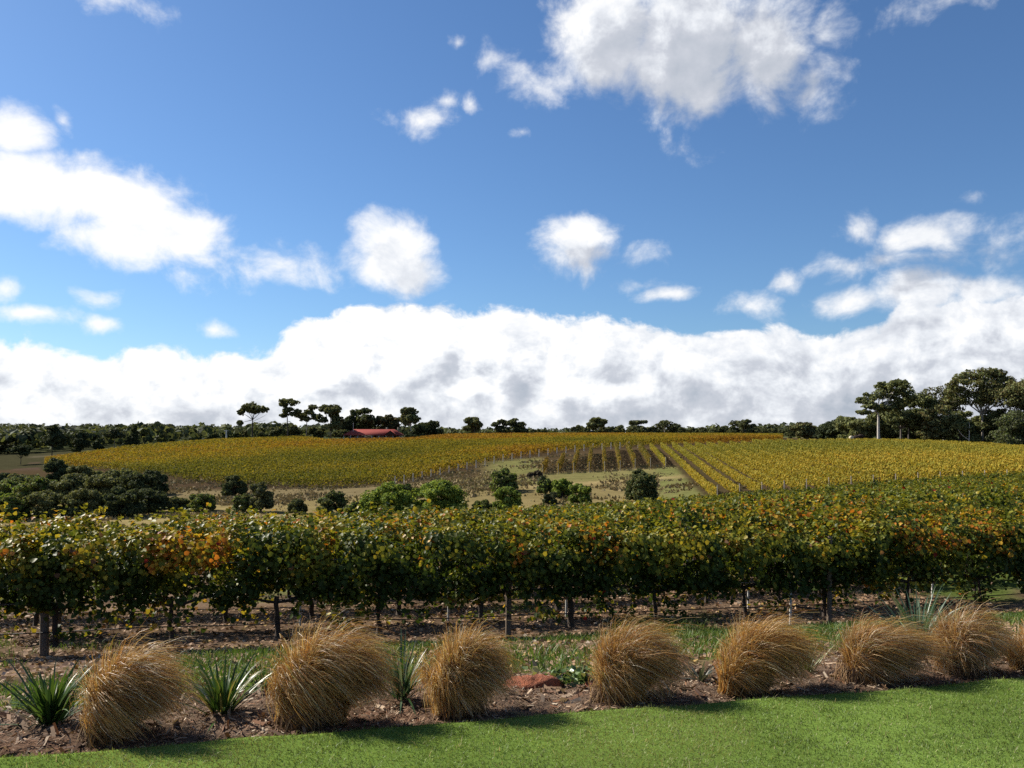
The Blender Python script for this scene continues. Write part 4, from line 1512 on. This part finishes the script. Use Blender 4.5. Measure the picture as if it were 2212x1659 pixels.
def build_bushes():
    g = 'bushes of the valley'
    B = bush
    B(503, 1072, 58, 46, 134, 'dark bush just below the orange block, upper one of the left cluster', DARKG + OLIVE[:2], 1, g)
    B(437, 1104, 66, 46, 118, 'twin domed green bush left of the greyish tall bush', BRIGHT[:2] + OLIVE, 2, g)
    B(384, 1104, 50, 38, 120, 'dull green bush at the right foot of the dark thicket', OLIVE, 3, g)
    B(524, 1106, 54, 46, 114, 'rounded olive bush leaning on the greyish tall bush', OLIVE + BRIGHT[:1], 4, g)
    B(563, 1106, 56, 72, 116, 'tall greyish bush of the left cluster', GREYG + OLIVE, 5, g)
    B(640, 1110, 44, 38, 108, 'small dark bush alone between two clusters', DARKG + OLIVE, 6, g)
    B(716, 1110, 84, 52, 108, 'dark green spreading bush left of the bright wide bushes', DARKG + OLIVE + BRIGHT[:1], 7, g)
    B(838, 1118, 130, 76, 96, 'wide bright green bush with flat layered domes', BRIGHT, 8, g, lumps=14, per=46)
    B(948, 1112, 122, 80, 100, 'wide bright green bush at the right of the layered pair', BRIGHT, 9, g, lumps=14, per=46)
    B(878, 1076, 40, 36, 106, 'small dark round bush poking up between the wide bright pair', BRIGHT[:1] + DARKG, 10, g, lumps=6)
    B(770, 1120, 80, 40, 92, 'low grey green bush at the left foot of the wide bright pair', GREYG + BRIGHT[:2], 11, g)
    B(1084, 1062, 78, 52, 122, 'green bush on the tan slope, upper of the right hand pair', BRIGHT[:2] + OLIVE, 12, g)
    B(1092, 1106, 82, 58, 102, 'green bush on the tan slope, lower of the right hand pair', BRIGHT + OLIVE[:1], 13, g)
    B(1178, 1068, 46, 42, 118, 'soft greyish bush, left of three on the tan slope', GREYG + BRIGHT[:2], 14, g)
    B(1212, 1074, 54, 42, 116, 'bright green bush, middle of three on the tan slope', BRIGHT, 15, g)
    B(1252, 1090, 58, 52, 107, 'green bush with long shadow, right of three on the tan slope', BRIGHT + GREYG[:1], 16, g)
    B(1388, 1086, 80, 80, 106, 'dark rounded tree like bush standing alone by the green wedge', OLIVE + [(.04, .075, .022), (.03, .055, .02)], 17, g, lumps=13, per=50)
    B(1157, 1030, 40, 14, 132, 'low grey scrub patch beside the left ends of the far rows', [(.10, .085, .06), (.07, .06, .045)], 18, g, lumps=5)
    B(1192, 1088, 40, 26, 110, 'low dark scrub below the three slope bushes', GREYG + DARKG, 19, g, lumps=5)
    B(1040, 1105, 50, 28, 100, 'low green scrub left of the lower slope bush', OLIVE + BRIGHT[:1], 20, g, lumps=6)
    # thicket at the left, darker palettes painting in the same cloud shadow
    th = [(20, 1112, 90, 44, 96, 1), (95, 1116, 100, 60, 98, 0), (180, 1118, 110, 66, 100, 0), (262, 1118, 110, 70, 100, 2), (325, 1112, 80, 60, 106, 2), (300, 1085, 100, 72, 122, 2),
          (228, 1080, 100, 66, 124, 0), (152, 1080, 100, 62, 126, 0), (80, 1085, 100, 60, 126, 1), (20, 1080, 90, 50, 130, 1), (330, 1060, 70, 46, 134, 2), (260, 1050, 90, 44, 142, 0),
          (180, 1045, 90, 44, 146, 0), (122, 1030, 60, 44, 150, 2), (50, 1060, 80, 40, 144, 0), (0, 1055, 80, 34, 150, 2), (345, 1100, 46, 44, 112, 2), (10, 1095, 60, 34, 112, 3)]
    words = ['mossy', 'bright topped', 'very dark', 'light green']
    place = ['at the left edge in front', 'second from the left in front', 'third from the left in front', 'fourth from the left in front', 'at its right front corner', 'in its right middle part', 'in its middle', 'left of its middle', 'at its left middle part', 'at the left edge in its middle depth', 'at its right upper corner', 'at its upper right part',
             'at its upper middle', 'forming its peaked top', 'at its upper left part', 'at the upper left edge', 'at its outer right end', 'low at the left edge']
    for i, (sx, sb, sw, sh, d, p) in enumerate(th):
        B(sx, sb, sw, sh, d, f'{words[p]} bush of the dark left thicket, {place[i]}', [OLIVE, OLIVE + BRIGHT[:2], DARKG + OLIVE[:1], BRIGHT][p], 40 + i, 'bushes of the left thicket', lumps=12, per=44)


build_bushes()


def build_forest():
    """far wooded hills, one mass"""
    rng = rng_of(900)
    acc = Acc()
    n = 3600
    az = rng.uniform(-.72, .72, n)
    r = np.exp(rng.uniform(math.log(470), math.log(2600), n))
    r[:1500] = np.exp(rng.uniform(math.log(420), math.log(1500), 1500))
    az[:1500] = rng.uniform(-.72, -.05, 1500)
    az[:320] = rng.uniform(-.66, -.40, 320)
    r[:320] = rng.uniform(345, 500, 320)
    x, y = r * np.sin(az), r * np.cos(az)
    keep = ~((fbm(np.stack([x, y], -1), .004, 2, 11) > .62))
    x, y, r = x[keep], y[keep], r[keep]
    z = H(x, y)
    for i in range(len(x)):
        m = 22
        hh = rng.uniform(5.5, 9) if r[i] < 1000 else rng.uniform(8, 13)
        w = rng.uniform(5, 9)
        d = nrmz(rng.normal(size=(m, 3)) + (0, 0, .3))
        P = np.array((x[i], y[i], z[i] + hh * .6)) + d * np.array((w * .6, w * .6, hh * .42))
        S = rng.uniform(1.3, 2.8, m) * (1 if r[i] < 1200 else 1.3)
        c = pick(rng, DARKG + OLIVE[:2] + GREYG[2:], m, np.ones(6)) * rng.uniform(.7, 1.3)
        V, Fc = cards(P, d + rng.normal(0, .3, (m, 3)), S, rng)
        acc.add(V, Fc, np.repeat(c, 4, 0))
    tag(obj('far_forest', acc.mesh('far_forest', [M_GUM])), 'dark wooded hills far behind the vineyard', 'forest', kind='stuff')


build_forest()


# ------------------------------------------------------------------ house, pole, stones
def build_house():
    d = 326.0
    s = d / F
    xl, xr = (344 - 512) * s, (401 - 512) * s
    L = xr - xl
    base = gz((xl + xr) / 2, d)
    z0 = base - .6
    eave = EYE + (HOR - 434.9) * s
    ridge = EYE + (HOR - 429.2) * s
    eave = max(eave, z0 + 1.9)
    ridge = max(ridge, eave + 1.7)
    root = empty('farmhouse', ((xl + xr) / 2, d, z0))
    e, r = eave - z0, ridge - z0
    W = 9.0
    V, Fc = box(-L / 2 + 1.4, L / 2 - .8, 1.2, W - .6, -.6, e)
    obj('wall', mesh('house_wall', V, Fc, None, False, [M_WALL]), root)
    # hipped roof
    def hip(x0, x1, y0, y1, ze, zr, inset):
        ym = (y0 + y1) / 2
        V = np.array([(x0, y0, ze), (x1, y0, ze), (x1, y1, ze), (x0, y1, ze), (x0 + inset, ym, zr), (x1 - inset, ym, zr),
                      (x0, y0, ze - .18), (x1, y0, ze - .18), (x1, y1, ze - .18), (x0, y1, ze - .18)])
        return V, [np.array([(0, 1, 5, 4), (2, 3, 4, 5), (0, 6, 7, 1), (1, 7, 8, 2), (2, 8, 9, 3), (3, 9, 6, 0), (6, 9, 8, 7)]), np.array([(1, 2, 5), (3, 0, 4)])]
    V, Fc = hip(-L / 2 - .2, L / 2, -1.2, W + .6, e, r, 3.2)
    roof = obj('roof', mesh('house_roof', V, Fc, None, False, [M_ROOF]), root)
    # gable to the front at the right
    gx = L / 2 - 4.0
    V = np.array([(gx - 2.4, -1.6, e + .05), (gx + 2.4, -1.6, e + .05), (gx, -1.6, e + 1.75), (gx - 2.4, 4, e + .05), (gx + 2.4, 4, e + .05), (gx, 4, e + 1.75)])
    obj('gable_roof', mesh('gable_roof', V, [np.array([(0, 2, 5, 3), (2, 1, 4, 5)])], None, False, [M_ROOF]), roof)
    V = np.array([(gx - 2.0, -1.45, e + .06), (gx + 2.0, -1.45, e + .06), (gx, -1.45, e + 1.5)])
    obj('gable_end', mesh('gable_end', V, np.array([(0, 1, 2)]), None, False, [M_LOG]), roof)
    for cx, cy in ((L / 2 - 6.4, 5.2), (L / 2 - 1.8, 5.4)):
        V, Fc = box(cx - .35, cx + .35, cy - .35, cy + .35, r - 1.6, r + .75)
        obj('chimney', mesh('chimney', V, Fc, None, False, [M_WALL]), roof)
    V, Fc = tube(np.array([(-L / 2 + 3.3, 2, r - 1), (-L / 2 + 3.3, 2, r + 2.6)]), .07, 5)
    obj('antenna', mesh('antenna', V, Fc, None, False, [M_STAKE]), roof)
    for i in range(9):
        px_ = -L / 2 + .1 + i * (L - .4) / 8
        V, Fc = box(px_ - .07, px_ + .07, -1.05, -.91, -.6, e - .18)
        obj('verandah_post', mesh('verandah_post', V, Fc, None, False, [M_WHITE]), root)
    V, Fc = box(-L / 2 - .1, -L / 2 + 6.0, -1.1, -1.0, .0, .75)
    obj('verandah_rail', mesh('verandah_rail', V, Fc, None, False, [M_WHITE]), root)
    for i in range(5):
        wx = -L / 2 + 3.2 + i * 4.3
        V, Fc = box(wx - .75, wx + .75, 1.12, 1.19, .8, e - .35)
        w = obj('window', mesh('window_frame', V, Fc, None, False, [M_WHITE]), root)
        V, Fc = box(wx - .66, wx + .66, 1.06, 1.11, .88, e - .43)
        obj('pane', mesh('window_pane', V, Fc, None, False, [M_GLASS]), w)
    V, Fc = box(.3, 1.3, 1.1, 1.19, -.3, e - .2)
    obj('door', mesh('door', V, Fc, None, False, [M_LOG]), root)
    tag(root, 'long low farmhouse with red hipped roof on the hilltop', 'house')
    # pale utility pole left of the tall tree
    x, y, z = on_ground(849 * 1024 / 3840, 330)
    top = EYE + (HOR - 1612 * 1024 / 3840) / F * 330 - z
    V, Fc = tube(np.array([(0, 0, -.5), (0, 0, top * .5), (0, 0, top)]), np.array((.28, .26, .22)), 8)
    a = Acc()
    a.add(V, Fc, (1, 1, 1))
    V, Fc = box(-.9, .9, -.12, .12, top * .90, top * .93)
    a.add(V, Fc, (1, 1, 1))
    tag(obj('utility_pole', a.mesh('utility_pole', [M_STAKE]), None, (x, y, z)), 'pale utility pole with a crossarm left of the tall umbrella tree', 'pole')


def lump(name, x, y, z, r, seed, mat, label, cat, sub=24):
    rng = rng_of(seed)
    th = np.linspace(0, 2 * pi, sub, endpoint=False)
    ph = np.linspace(-pi / 2, pi / 2, sub // 2 + 1)
    T, Ph = np.meshgrid(th, ph, indexing='ij')
    D = np.stack([np.cos(Ph) * np.cos(T), np.cos(Ph) * np.sin(T), np.sin(Ph)], -1)
    k = .66 + .62 * fbm(D + seed, 1.5, 3, seed) + .30 * (fbm(D + seed, 5, 3, seed + 3) - .5) + .10 * (fbm(D + seed, 16, 2, seed + 5) - .5)
    V = (D * k[..., None] * np.array(r)).reshape(-1, 3)
    n, m = T.shape
    i = np.arange(n)[:, None]
    j = np.arange(m - 1)[None]
    i2 = (i + 1) % n
    Fc = np.stack([i * m + j, i2 * m + j, i2 * m + j + 1, i * m + j + 1], -1).reshape(-1, 4)
    o = obj(name, mesh(name, V, Fc, None, False, [mat]), None, (x, y, z))
    return tag(o, label, cat)


build_house()


# ------------------------------------------------------------------ foreground plants
def tussock(px0, px1, ptop, pbase, label, seed, n=5200, lean=1.0, hue=0.0):
    rng = rng_of(seed)
    pxc = px0 * .68 + px1 * .32
    # foot: a little behind the lawn edge
    s_t = .34
    zf = EYE - 1.75 - .10
    p = ray_on(pxc, pbase, zf)
    for _ in range(3):
        s = edge_s(p[0], p[1])
        p[1] += (s_t - s) / EN[1]
        p[0] = (pxc - 512) / F * p[1]
    d = p[1]
    zf = gz(p[0], d) + .03
    w = (px1 - px0) / F * d * .93
    zt = EYE + (HOR - ptop) / F * (d + .05)
    h = (zt - zf) * 1.03
    # wind combed mops: blades leave the foot, climb to a whorl at the upper left and fall over a rounded mass;
    # every tussock is a main mop with smaller ones growing out of its sides
    parts_ = [(0.0, 0.0, 1.0, lean, .56)]
    for kx in range(3):
        parts_.append((rng.uniform(-.20, .24), rng.uniform(-.14, .10), rng.uniform(.5, .95), lean * rng.uniform(-.3, 1.6), .15))
    K_ = 9
    tt = np.linspace(0, 1, K_)[None, :, None]
    allpos, alln = [], 0
    for ox, oy, sz_, ln_, share in parts_:
        m = int(n * share)
        w_, h_ = w * sz_, h * sz_
        G = max(50, m // 17)
        gi = rng.integers(0, G, m)
        thg = rng.uniform(0, 2 * pi, G)
        pole = nrmz(np.array((-.48 * ln_ + rng.normal(0, .10), rng.uniform(-.15, .25), .85)))
        ex = nrmz(np.cross(np.array((0, 1.0, 0)), pole))
        ey = np.cross(pole, ex)
        phg = np.arccos(rng.uniform(math.cos(radians(124)), 1, G))
        lkg = vnoise(np.stack([thg * 2.4, phg * 1.6], -1), 1.0, seed + int(sz_ * 100))
        thg = thg + (lkg - .5) * .9
        szg = rng.uniform(.76, 1.06, G) * (.80 + .34 * lkg)
        th = thg[gi] + rng.normal(0, .10, m)
        phi = np.clip(phg[gi] + rng.normal(0, .10, m), .02, 2.7)
        Cc = np.array((.17 * w_ * ln_, .0, .44 * h_))
        rad = np.array((w_ * .45, w_ * .38, h_ * .52))

        def on(ang, k):
            dd = (np.sin(ang) * np.cos(th))[:, None] * ex + (np.sin(ang) * np.sin(th))[:, None] * ey + np.cos(ang)[:, None] * pole
            return Cc + dd * rad * k[:, None]
        size = szg[gi] * rng.uniform(.80, 1.08, m)
        spike = rng.random(m) < .07
        size = np.where(spike, rng.uniform(1.05, 1.30, m), size)
        phi = np.where(spike, phi * .6, phi)
        P0 = np.stack([np.cos(th), np.sin(th), 0 * th], -1) * (rng.uniform(0, 1, m) ** .5 * .075)[:, None] + np.array((0, 0, -.02))
        P1 = P0 * .6 + (Cc + pole * rad * .42) * np.array((.75, 1, .8)) + rng.normal(0, .02, (m, 3))
        P2 = on(phi * .62, size * 1.16) + rng.normal(0, .012, (m, 3))
        P3 = on(phi, size * rng.uniform(.88, 1.10, m))
        P3[:, 2] -= rng.uniform(0, .10, m) * h_
        P3[:, 0] += (rng.uniform(.02, .16, m) + .10 * np.sin(phi)) * w_ * ln_
        ps = P0[:, None] * (1 - tt) ** 3 + 3 * P1[:, None] * tt * (1 - tt) ** 2 + 3 * P2[:, None] * tt ** 2 * (1 - tt) + P3[:, None] * tt ** 3
        ps = ps + np.array((ox * w, oy * w, 0)) + rng.normal(0, 1, (m, 1, 3)) * np.where(rng.random(m) < .35, .034, .010)[:, None, None] * tt ** 2
        stray = rng.random(m) < .05
        ps[stray] += (rdir(rng, m)[stray] * .10 + np.array((.04, 0, .05)))[:, None] * tt[0] ** 2
        allpos.append(ps)
    pos = np.concatenate(allpos)
    n = len(pos)
    fl = .012 + rng.uniform(0, .02, (n, 1))
    gl = H(pos[..., 0] + p[0], pos[..., 1] + d) - zf + .03
    pos[:, :, 2] = np.maximum(pos[:, :, 2], gl + fl)
    wd = rng.uniform(.0011, .0023, n)[:, None, None] * np.linspace(1.0, .35, K_)[None, :, None]
    tang = nrmz(np.gradient(pos, axis=1))
    rv = rdir(rng, n)[:, None]
    side = nrmz(np.cross(tang, np.broadcast_to(rv, tang.shape))) * wd
    V = np.stack([pos - side, pos + side], 2).reshape(-1, 3)
    b = (np.arange(n) * K_ * 2)[:, None, None]
    q = (np.arange(K_ - 1) * 2)[None, :, None]
    Fc = (b + q + np.array([0, 1, 3, 2])[None, None]).reshape(-1, 4)
    c = pick(rng, [(.47, .26, .085), (.38, .175, .055), (.58, .39, .17), (.68, .58, .41), (.27, .24, .075), (.19, .09, .04)], n, [5, 3.0, 3.2, 2.2, .6, 2.2])
    c = c * rng.uniform(.7, 1.25, (n, 1)) * (1 + hue * np.array((.05, .0, -.2)))
    grad = np.ones((1, K_, 1))
    cc = np.repeat((c[:, None] * grad).reshape(n * K_, 3), 2, 0)
    root = empty('grass_tussock', (p[0], d, zf))
    obj('blades', mesh('tussock_blades', V, Fc, cc, False, [M_TUSS]), root)
    # thatch of dead leaf bases at the foot
    m = 900
    th = rng.uniform(0, 2 * pi, m)
    rr = rng.uniform(0, 1, m) ** .5 * .17
    P = np.stack([np.cos(th) * rr + .03, np.sin(th) * rr, rng.uniform(-.02, .16, m)], -1)
    N = np.stack([np.cos(th), np.sin(th), rng.uniform(-.2, .4, m)], -1)
    ax = np.array((0, 0, -1.0)) + rng.normal(0, .35, (m, 3))
    tm = np.array([(-.03, 0, 0), (.03, 0, 0), (.02, 1, .05), (-.02, 1, .05)])
    V, Fc = cards(P, N, rng.uniform(.06, .16, m), rng, tm, CARD_F, ax)
    c = pick(rng, [(.16, .09, .04), (.26, .17, .09), (.09, .05, .03)], m, [3, 2, 2])
    obj('thatch', mesh('tussock_thatch', V, Fc, np.repeat(c, 4, 0), False, [M_LITTER]), root)
    tag(root, label, 'tussock', 'golden tussocks along the lawn edge')
    return p, h


def strap_plant(pxc, pbase, s_back, hpx, n, label, seed, pal, wid=.020, spread=.55, name='strappy_plant', group='strappy leaved plants in the bed'):
    rng = rng_of(seed)
    y = 6.0
    x = 0
    for _ in range(6):
        x = (pxc - 512) / F * y
        y += (s_back - edge_s(x, y)) / EN[1]
    z = gz(x, y) + .03
    hh = hpx / F * y
    root = empty(name, (x, y, z))
    for i in range(n):
        th = rng.uniform(0, 2 * pi)
        o = np.array((cos(th), sin(th), 0))
        ti = abs(rng.normal(0, spread)) + .08
        L = hh * rng.uniform(.6, 1.1)
        k = 7
        tt = np.linspace(0, 1, k)[:, None]
        v = np.array((o[0] * sin(ti), o[1] * sin(ti), cos(ti)))
        droop = rng.uniform(.05, .38)
        pos = o * rng.uniform(0, .06) + L * (v * tt + np.array((0, 0, -1.0)) * droop * tt ** 2.4 + o * .18 * tt ** 2)
        pos[:, 2] = np.maximum(pos[:, 2], .01)
        w = wid * rng.uniform(.6, 1.15) * np.array((.8, 1, 1, .95, .8, .55, .05))[:, None]
        sd = np.array((-o[1], o[0], 0)) + rng.normal(0, .35, 3) * (1, 1, .4)
        sd = sd / np.linalg.norm(sd)
        up = np.cross(nrmz(np.gradient(pos, axis=0)), sd) * w * .25
        V = np.stack([pos - sd * w + up, pos, pos + sd * w + up], 1).reshape(-1, 3)
        q = (np.arange(k - 1) * 3)[:, None]
        Fc = np.concatenate([q + np.array([0, 1, 4, 3]), q + np.array([1, 2, 5, 4])])
        c = pick(rng, pal, 1, np.ones(len(pal)))[0] * rng.uniform(.75, 1.25)
        obj('leaf', mesh('strap_leaf', V, Fc, np.tile(c, (len(V), 1)), True, [M_STRAP]), root)
    return tag(root, label, 'plant', group)


def build_foreground():
    ts = [(66, 188, 646, 748, 'leftmost golden tussock between two clumps of green straps'),
          (258, 396, 624, 738, 'largest golden tussock, second from the left along the lawn'),
          (424, 528, 626, 722, 'golden tussock with parted left side, just left of the red rock'),
          (578, 682, 622, 707, 'round golden tussock just right of the red rock'),
          (710, 814, 617, 696, 'golden tussock, fifth from the left along the lawn edge'),
          (824, 924, 619, 689, 'pale golden tussock left of the bluish strappy plant'),
          (926, 1018, 608, 677, 'golden tussock right of the bluish strappy plant'),
          (1002, 1096, 618, 670, 'golden tussock cut off by the right edge')]
    for i, (a, b, t, q, lab) in enumerate(ts):
        tussock(a, b, t, q, lab, 500 + i, n=9000 if i < 4 else 7500, hue=(0, .3, .2, 0, .6, -.4, -.5, 0)[i], lean=(1.0, .8, .55, 1.1, .9, 1.25, .8, 1.0)[i])
    DKG = [(.035, .080, .016), (.05, .105, .02), (.075, .135, .026), (.025, .055, .016)]
    BLU = [(.06, .12, .06), (.09, .15, .085), (.14, .19, .12)]
    strap_plant(50, 700, .80, 72, 120, 'dark green strappy clump left of the leftmost tussock', 601, DKG, .011, .45)
    strap_plant(222, 700, .72, 66, 90, 'dark green strappy clump between the two leftmost tussocks', 602, DKG + [(.22, .2, .06)], .011, .42)
    strap_plant(402, 680, .85, 70, 80, 'silvery green strappy clump right of the largest tussock', 603, BLU + DKG[:2], .009, .42)
    strap_plant(918, 640, 1.15, 84, 100, 'bluish green strappy clump between the two right tussocks', 604, BLU, .010, .55)
    strap_plant(700, 670, .75, 30, 26, 'small grey green plant left of the fifth tussock', 605, [(.07, .085, .06), (.04, .055, .035), (.12, .13, .10)], .009, .7)
    strap_plant(806, 680, .75, 44, 30, 'thin olive green wispy plant right of the fifth tussock', 606, [(.10, .13, .03), (.16, .17, .05)], .006, .35)
    strap_plant(262, 660, 1.55, 40, 26, 'small dark green clump behind the largest tussock at its left', 607, DKG, .012, .7)
    # low leafy ground cover by the rock
    rng = rng_of(650)
    y = 6.0
    for _ in range(6):
        x = (574 - 512) / F * y
        y += (.95 - edge_s(x, y)) / EN[1]
    z = gz(x, y)
    m = 420
    P = np.stack([rng.normal(0, .14, m), rng.normal(0, .10, m), rng.uniform(.02, .12, m)], -1)
    V, Fc = cards(P, np.array((0, 0, .8)) + rng.normal(0, .6, (m, 3)), rng.uniform(.03, .06, m), rng, LEAF, LEAF_F)
    c = pick(rng, [(.10, .17, .05), (.17, .24, .09), (.26, .27, .10)], m, [3, 3, 1])
    root = empty('ground_cover_plant', (x, y, z))
    obj('foliage', mesh('ground_cover_foliage', V, Fc, np.repeat(c, 6, 0), False, [M_STRAP]), root)
    V, Fc = tube(np.array([(-.16, 0, .01), (0, .02, .03), (.17, -.02, .01)]), .006, 5)
    obj('stem', mesh('ground_cover_stem', V, Fc, None, True, [M_BARK]), root)
    tag(root, 'low pale green leafy plant between the red rock and round tussock', 'plant')
    # red rocks
    def rock_at(px, s_b, r, seed, lab):
        y = 6.0
        for _ in range(6):
            x = (px - 512) / F * y
            y += (s_b - edge_s(x, y)) / EN[1]
        lump('laterite_rock', x, y, gz(x, y) + r[2] * .25, r, seed, M_ROCK, lab, 'rock', 40)
    rock_at(537, .92, (.23, .15, .105), 11, 'large reddish brown rounded rock in the mulch beside a tussock')
    rock_at(594, .82, (.08, .07, .06), 12, 'small reddish stone at the left foot of the round tussock')
    rock_at(256, 1.0, (.07, .06, .04), 13, 'small orange brown stone left of the largest tussock')
    # stones and log by the grove
    x, y, z = on_ground(3193 * 1024 / 3840, 214)
    lump('pale_stone', x, y, z + 1.6, (.75, .6, .55), 21, M_PALEROCK, 'pale boulder at the field edge left of the white trunk', 'rock', 16)
    x, y, z = on_ground(3211 * 1024 / 3840, 214)
    lump('dark_stump', x, y, z + 1.6, (.9, .7, .7), 22, M_LOG, 'dark stump beside the pale boulder', 'stump', 16)
    x, y, z = on_ground(3227 * 1024 / 3840, 216)
    lump('dark_log', x, y, z + 1.9, (1.2, .7, .6), 23, M_LOG, 'dark fallen log right of the dark stump', 'log', 16)
    # dry grass on the open slope
    rng = rng_of(655)
    n = 60000
    d = np.exp(rng.uniform(math.log(86), math.log(172), n))
    u = rng.uniform(-.62, .30, n)
    x, y = u * d, d
    P2 = np.stack([x, y], -1)
    keep = (fbm(P2, .12, 3, 71) + rng.normal(0, .08, n) > .47) & ~((u > .18) & (fbm(P2, .3, 2, 72) > .4))
    x, y, P2 = x[keep], y[keep], P2[keep]
    n = len(x)
    h = rng.uniform(.12, .45, n) * (.5 + vnoise(P2, .25, 73))
    z = H(x, y)
    V, Fc = cards(np.stack([x, y, z + h * .35], -1), np.stack([rng.normal(0, .5, n), -np.ones(n), rng.normal(.3, .3, n)], -1), h, rng, TRI, TRI_F, np.array((0, 0, 1.0)) + rng.normal(0, .3, (n, 3)))
    c = pick(rng, [(.30, .22, .10), (.24, .17, .08), (.38, .29, .15), (.17, .15, .06)], n, [4, 3, 2, 2]) * rng.uniform(.75, 1.2, (n, 1))
    me = mesh('dry_grass', V, Fc, np.repeat(c, 3, 0), False, [M_LITTER])
    tag(obj('dry_grass', me), 'dry tan grass covering the open valley slope', 'grass', kind='stuff')
    # weeds and litter between the bed and the vines
    rng = rng_of(660)
    n = 95000
    a = rng.uniform(-11, 14, n)
    s = rng.uniform(1.5, 13.5, n)
    x, y = strip_xy(a, s)
    P2 = np.stack([x, y], -1)
    px = x / y * F + 512
    tt = x * RN[0] + y * RN[1]
    stripe = .5 + .5 * np.cos((tt - R0) / ROWGAP * 2 * pi)
    gm = fbm(P2, .35, 3, 9) + .05 * sstep(px, 480, 900) + .06 * (1 - stripe)
    gm = gm + .12 * np.exp(-((px - 470) / 110) ** 2) * (s < 8) + .10 * np.exp(-((px - 30) / 60) ** 2) * (s < 3)
    gm = gm + .22 * np.exp(-((tt - 12.9) / 1.2) ** 2) * sstep(px, 350, 410) * (1 - .75 * sstep(px, 700, 760))
    keep = gm > .60 + rng.normal(0, .03, n)
    x, y, P2 = x[keep], y[keep], P2[keep]
    n = len(x)
    z = H(x, y) + (fbm(P2, 1.6, 3, 4) - .5) * .06
    h = rng.uniform(.05, .17, n)
    lean = rng.normal(0, .5, (n, 2)) * h[:, None]
    th = rng.uniform(0, 2 * pi, n)
    b = np.stack([np.cos(th), np.sin(th), 0 * th], -1) * rng.uniform(.003, .007, n)[:, None]
    p0 = np.stack([x, y, z - .02], -1)
    p1 = p0 + np.stack([lean[:, 0] * .35, lean[:, 1] * .35, h * .65], -1)
    p2 = p0 + np.stack([lean[:, 0], lean[:, 1], h], -1)
    V = np.stack([p0 - b, p0 + b, p1 + b * .8, p1 - b * .8, p2], 1).reshape(-1, 3)
    base = (np.arange(n) * 5)[:, None]
    c = pick(rng, [(.06, .12, .02), (.09, .16, .025), (.15, .21, .035), (.22, .22, .07)], n, [4, 4, 2, 1]) * rng.uniform(.75, 1.25, (n, 1))
    me = mesh('vineyard_weeds', V, [base + np.array([0, 1, 2, 3]), base + np.array([3, 2, 4])], np.repeat(c, 5, 0), False, [M_GRASS])
    tag(obj('vineyard_weeds', me), 'green weeds and grass growing between the bed and vines', 'grass', kind='stuff')
    n = 26000
    a = rng.uniform(-12, 15, n)
    s = rng.uniform(1.5, 16, n)
    x, y = strip_xy(a, s)
    P2 = np.stack([x, y], -1)
    z = H(x, y) + (fbm(P2, 1.6, 3, 4) - .5) * .06
    V, Fc = cards(np.stack([x, y, z + .015], -1), np.array((0, 0, 1.0)) + rng.normal(0, .45, (n, 3)), rng.uniform(.03, .09, n), rng)
    c = pick(rng, [(.30, .19, .11), (.42, .28, .18), (.18, .10, .06), (.36, .24, .08), (.5, .40, .3)], n, [4, 2, 4, 1, .6])
    me = mesh('leaf_litter', V, Fc, np.repeat(c, 4, 0), False, [M_LITTER])
    tag(obj('leaf_litter', me), 'fallen dry leaves on the soil under the vines', 'litter', kind='stuff')


build_foreground()
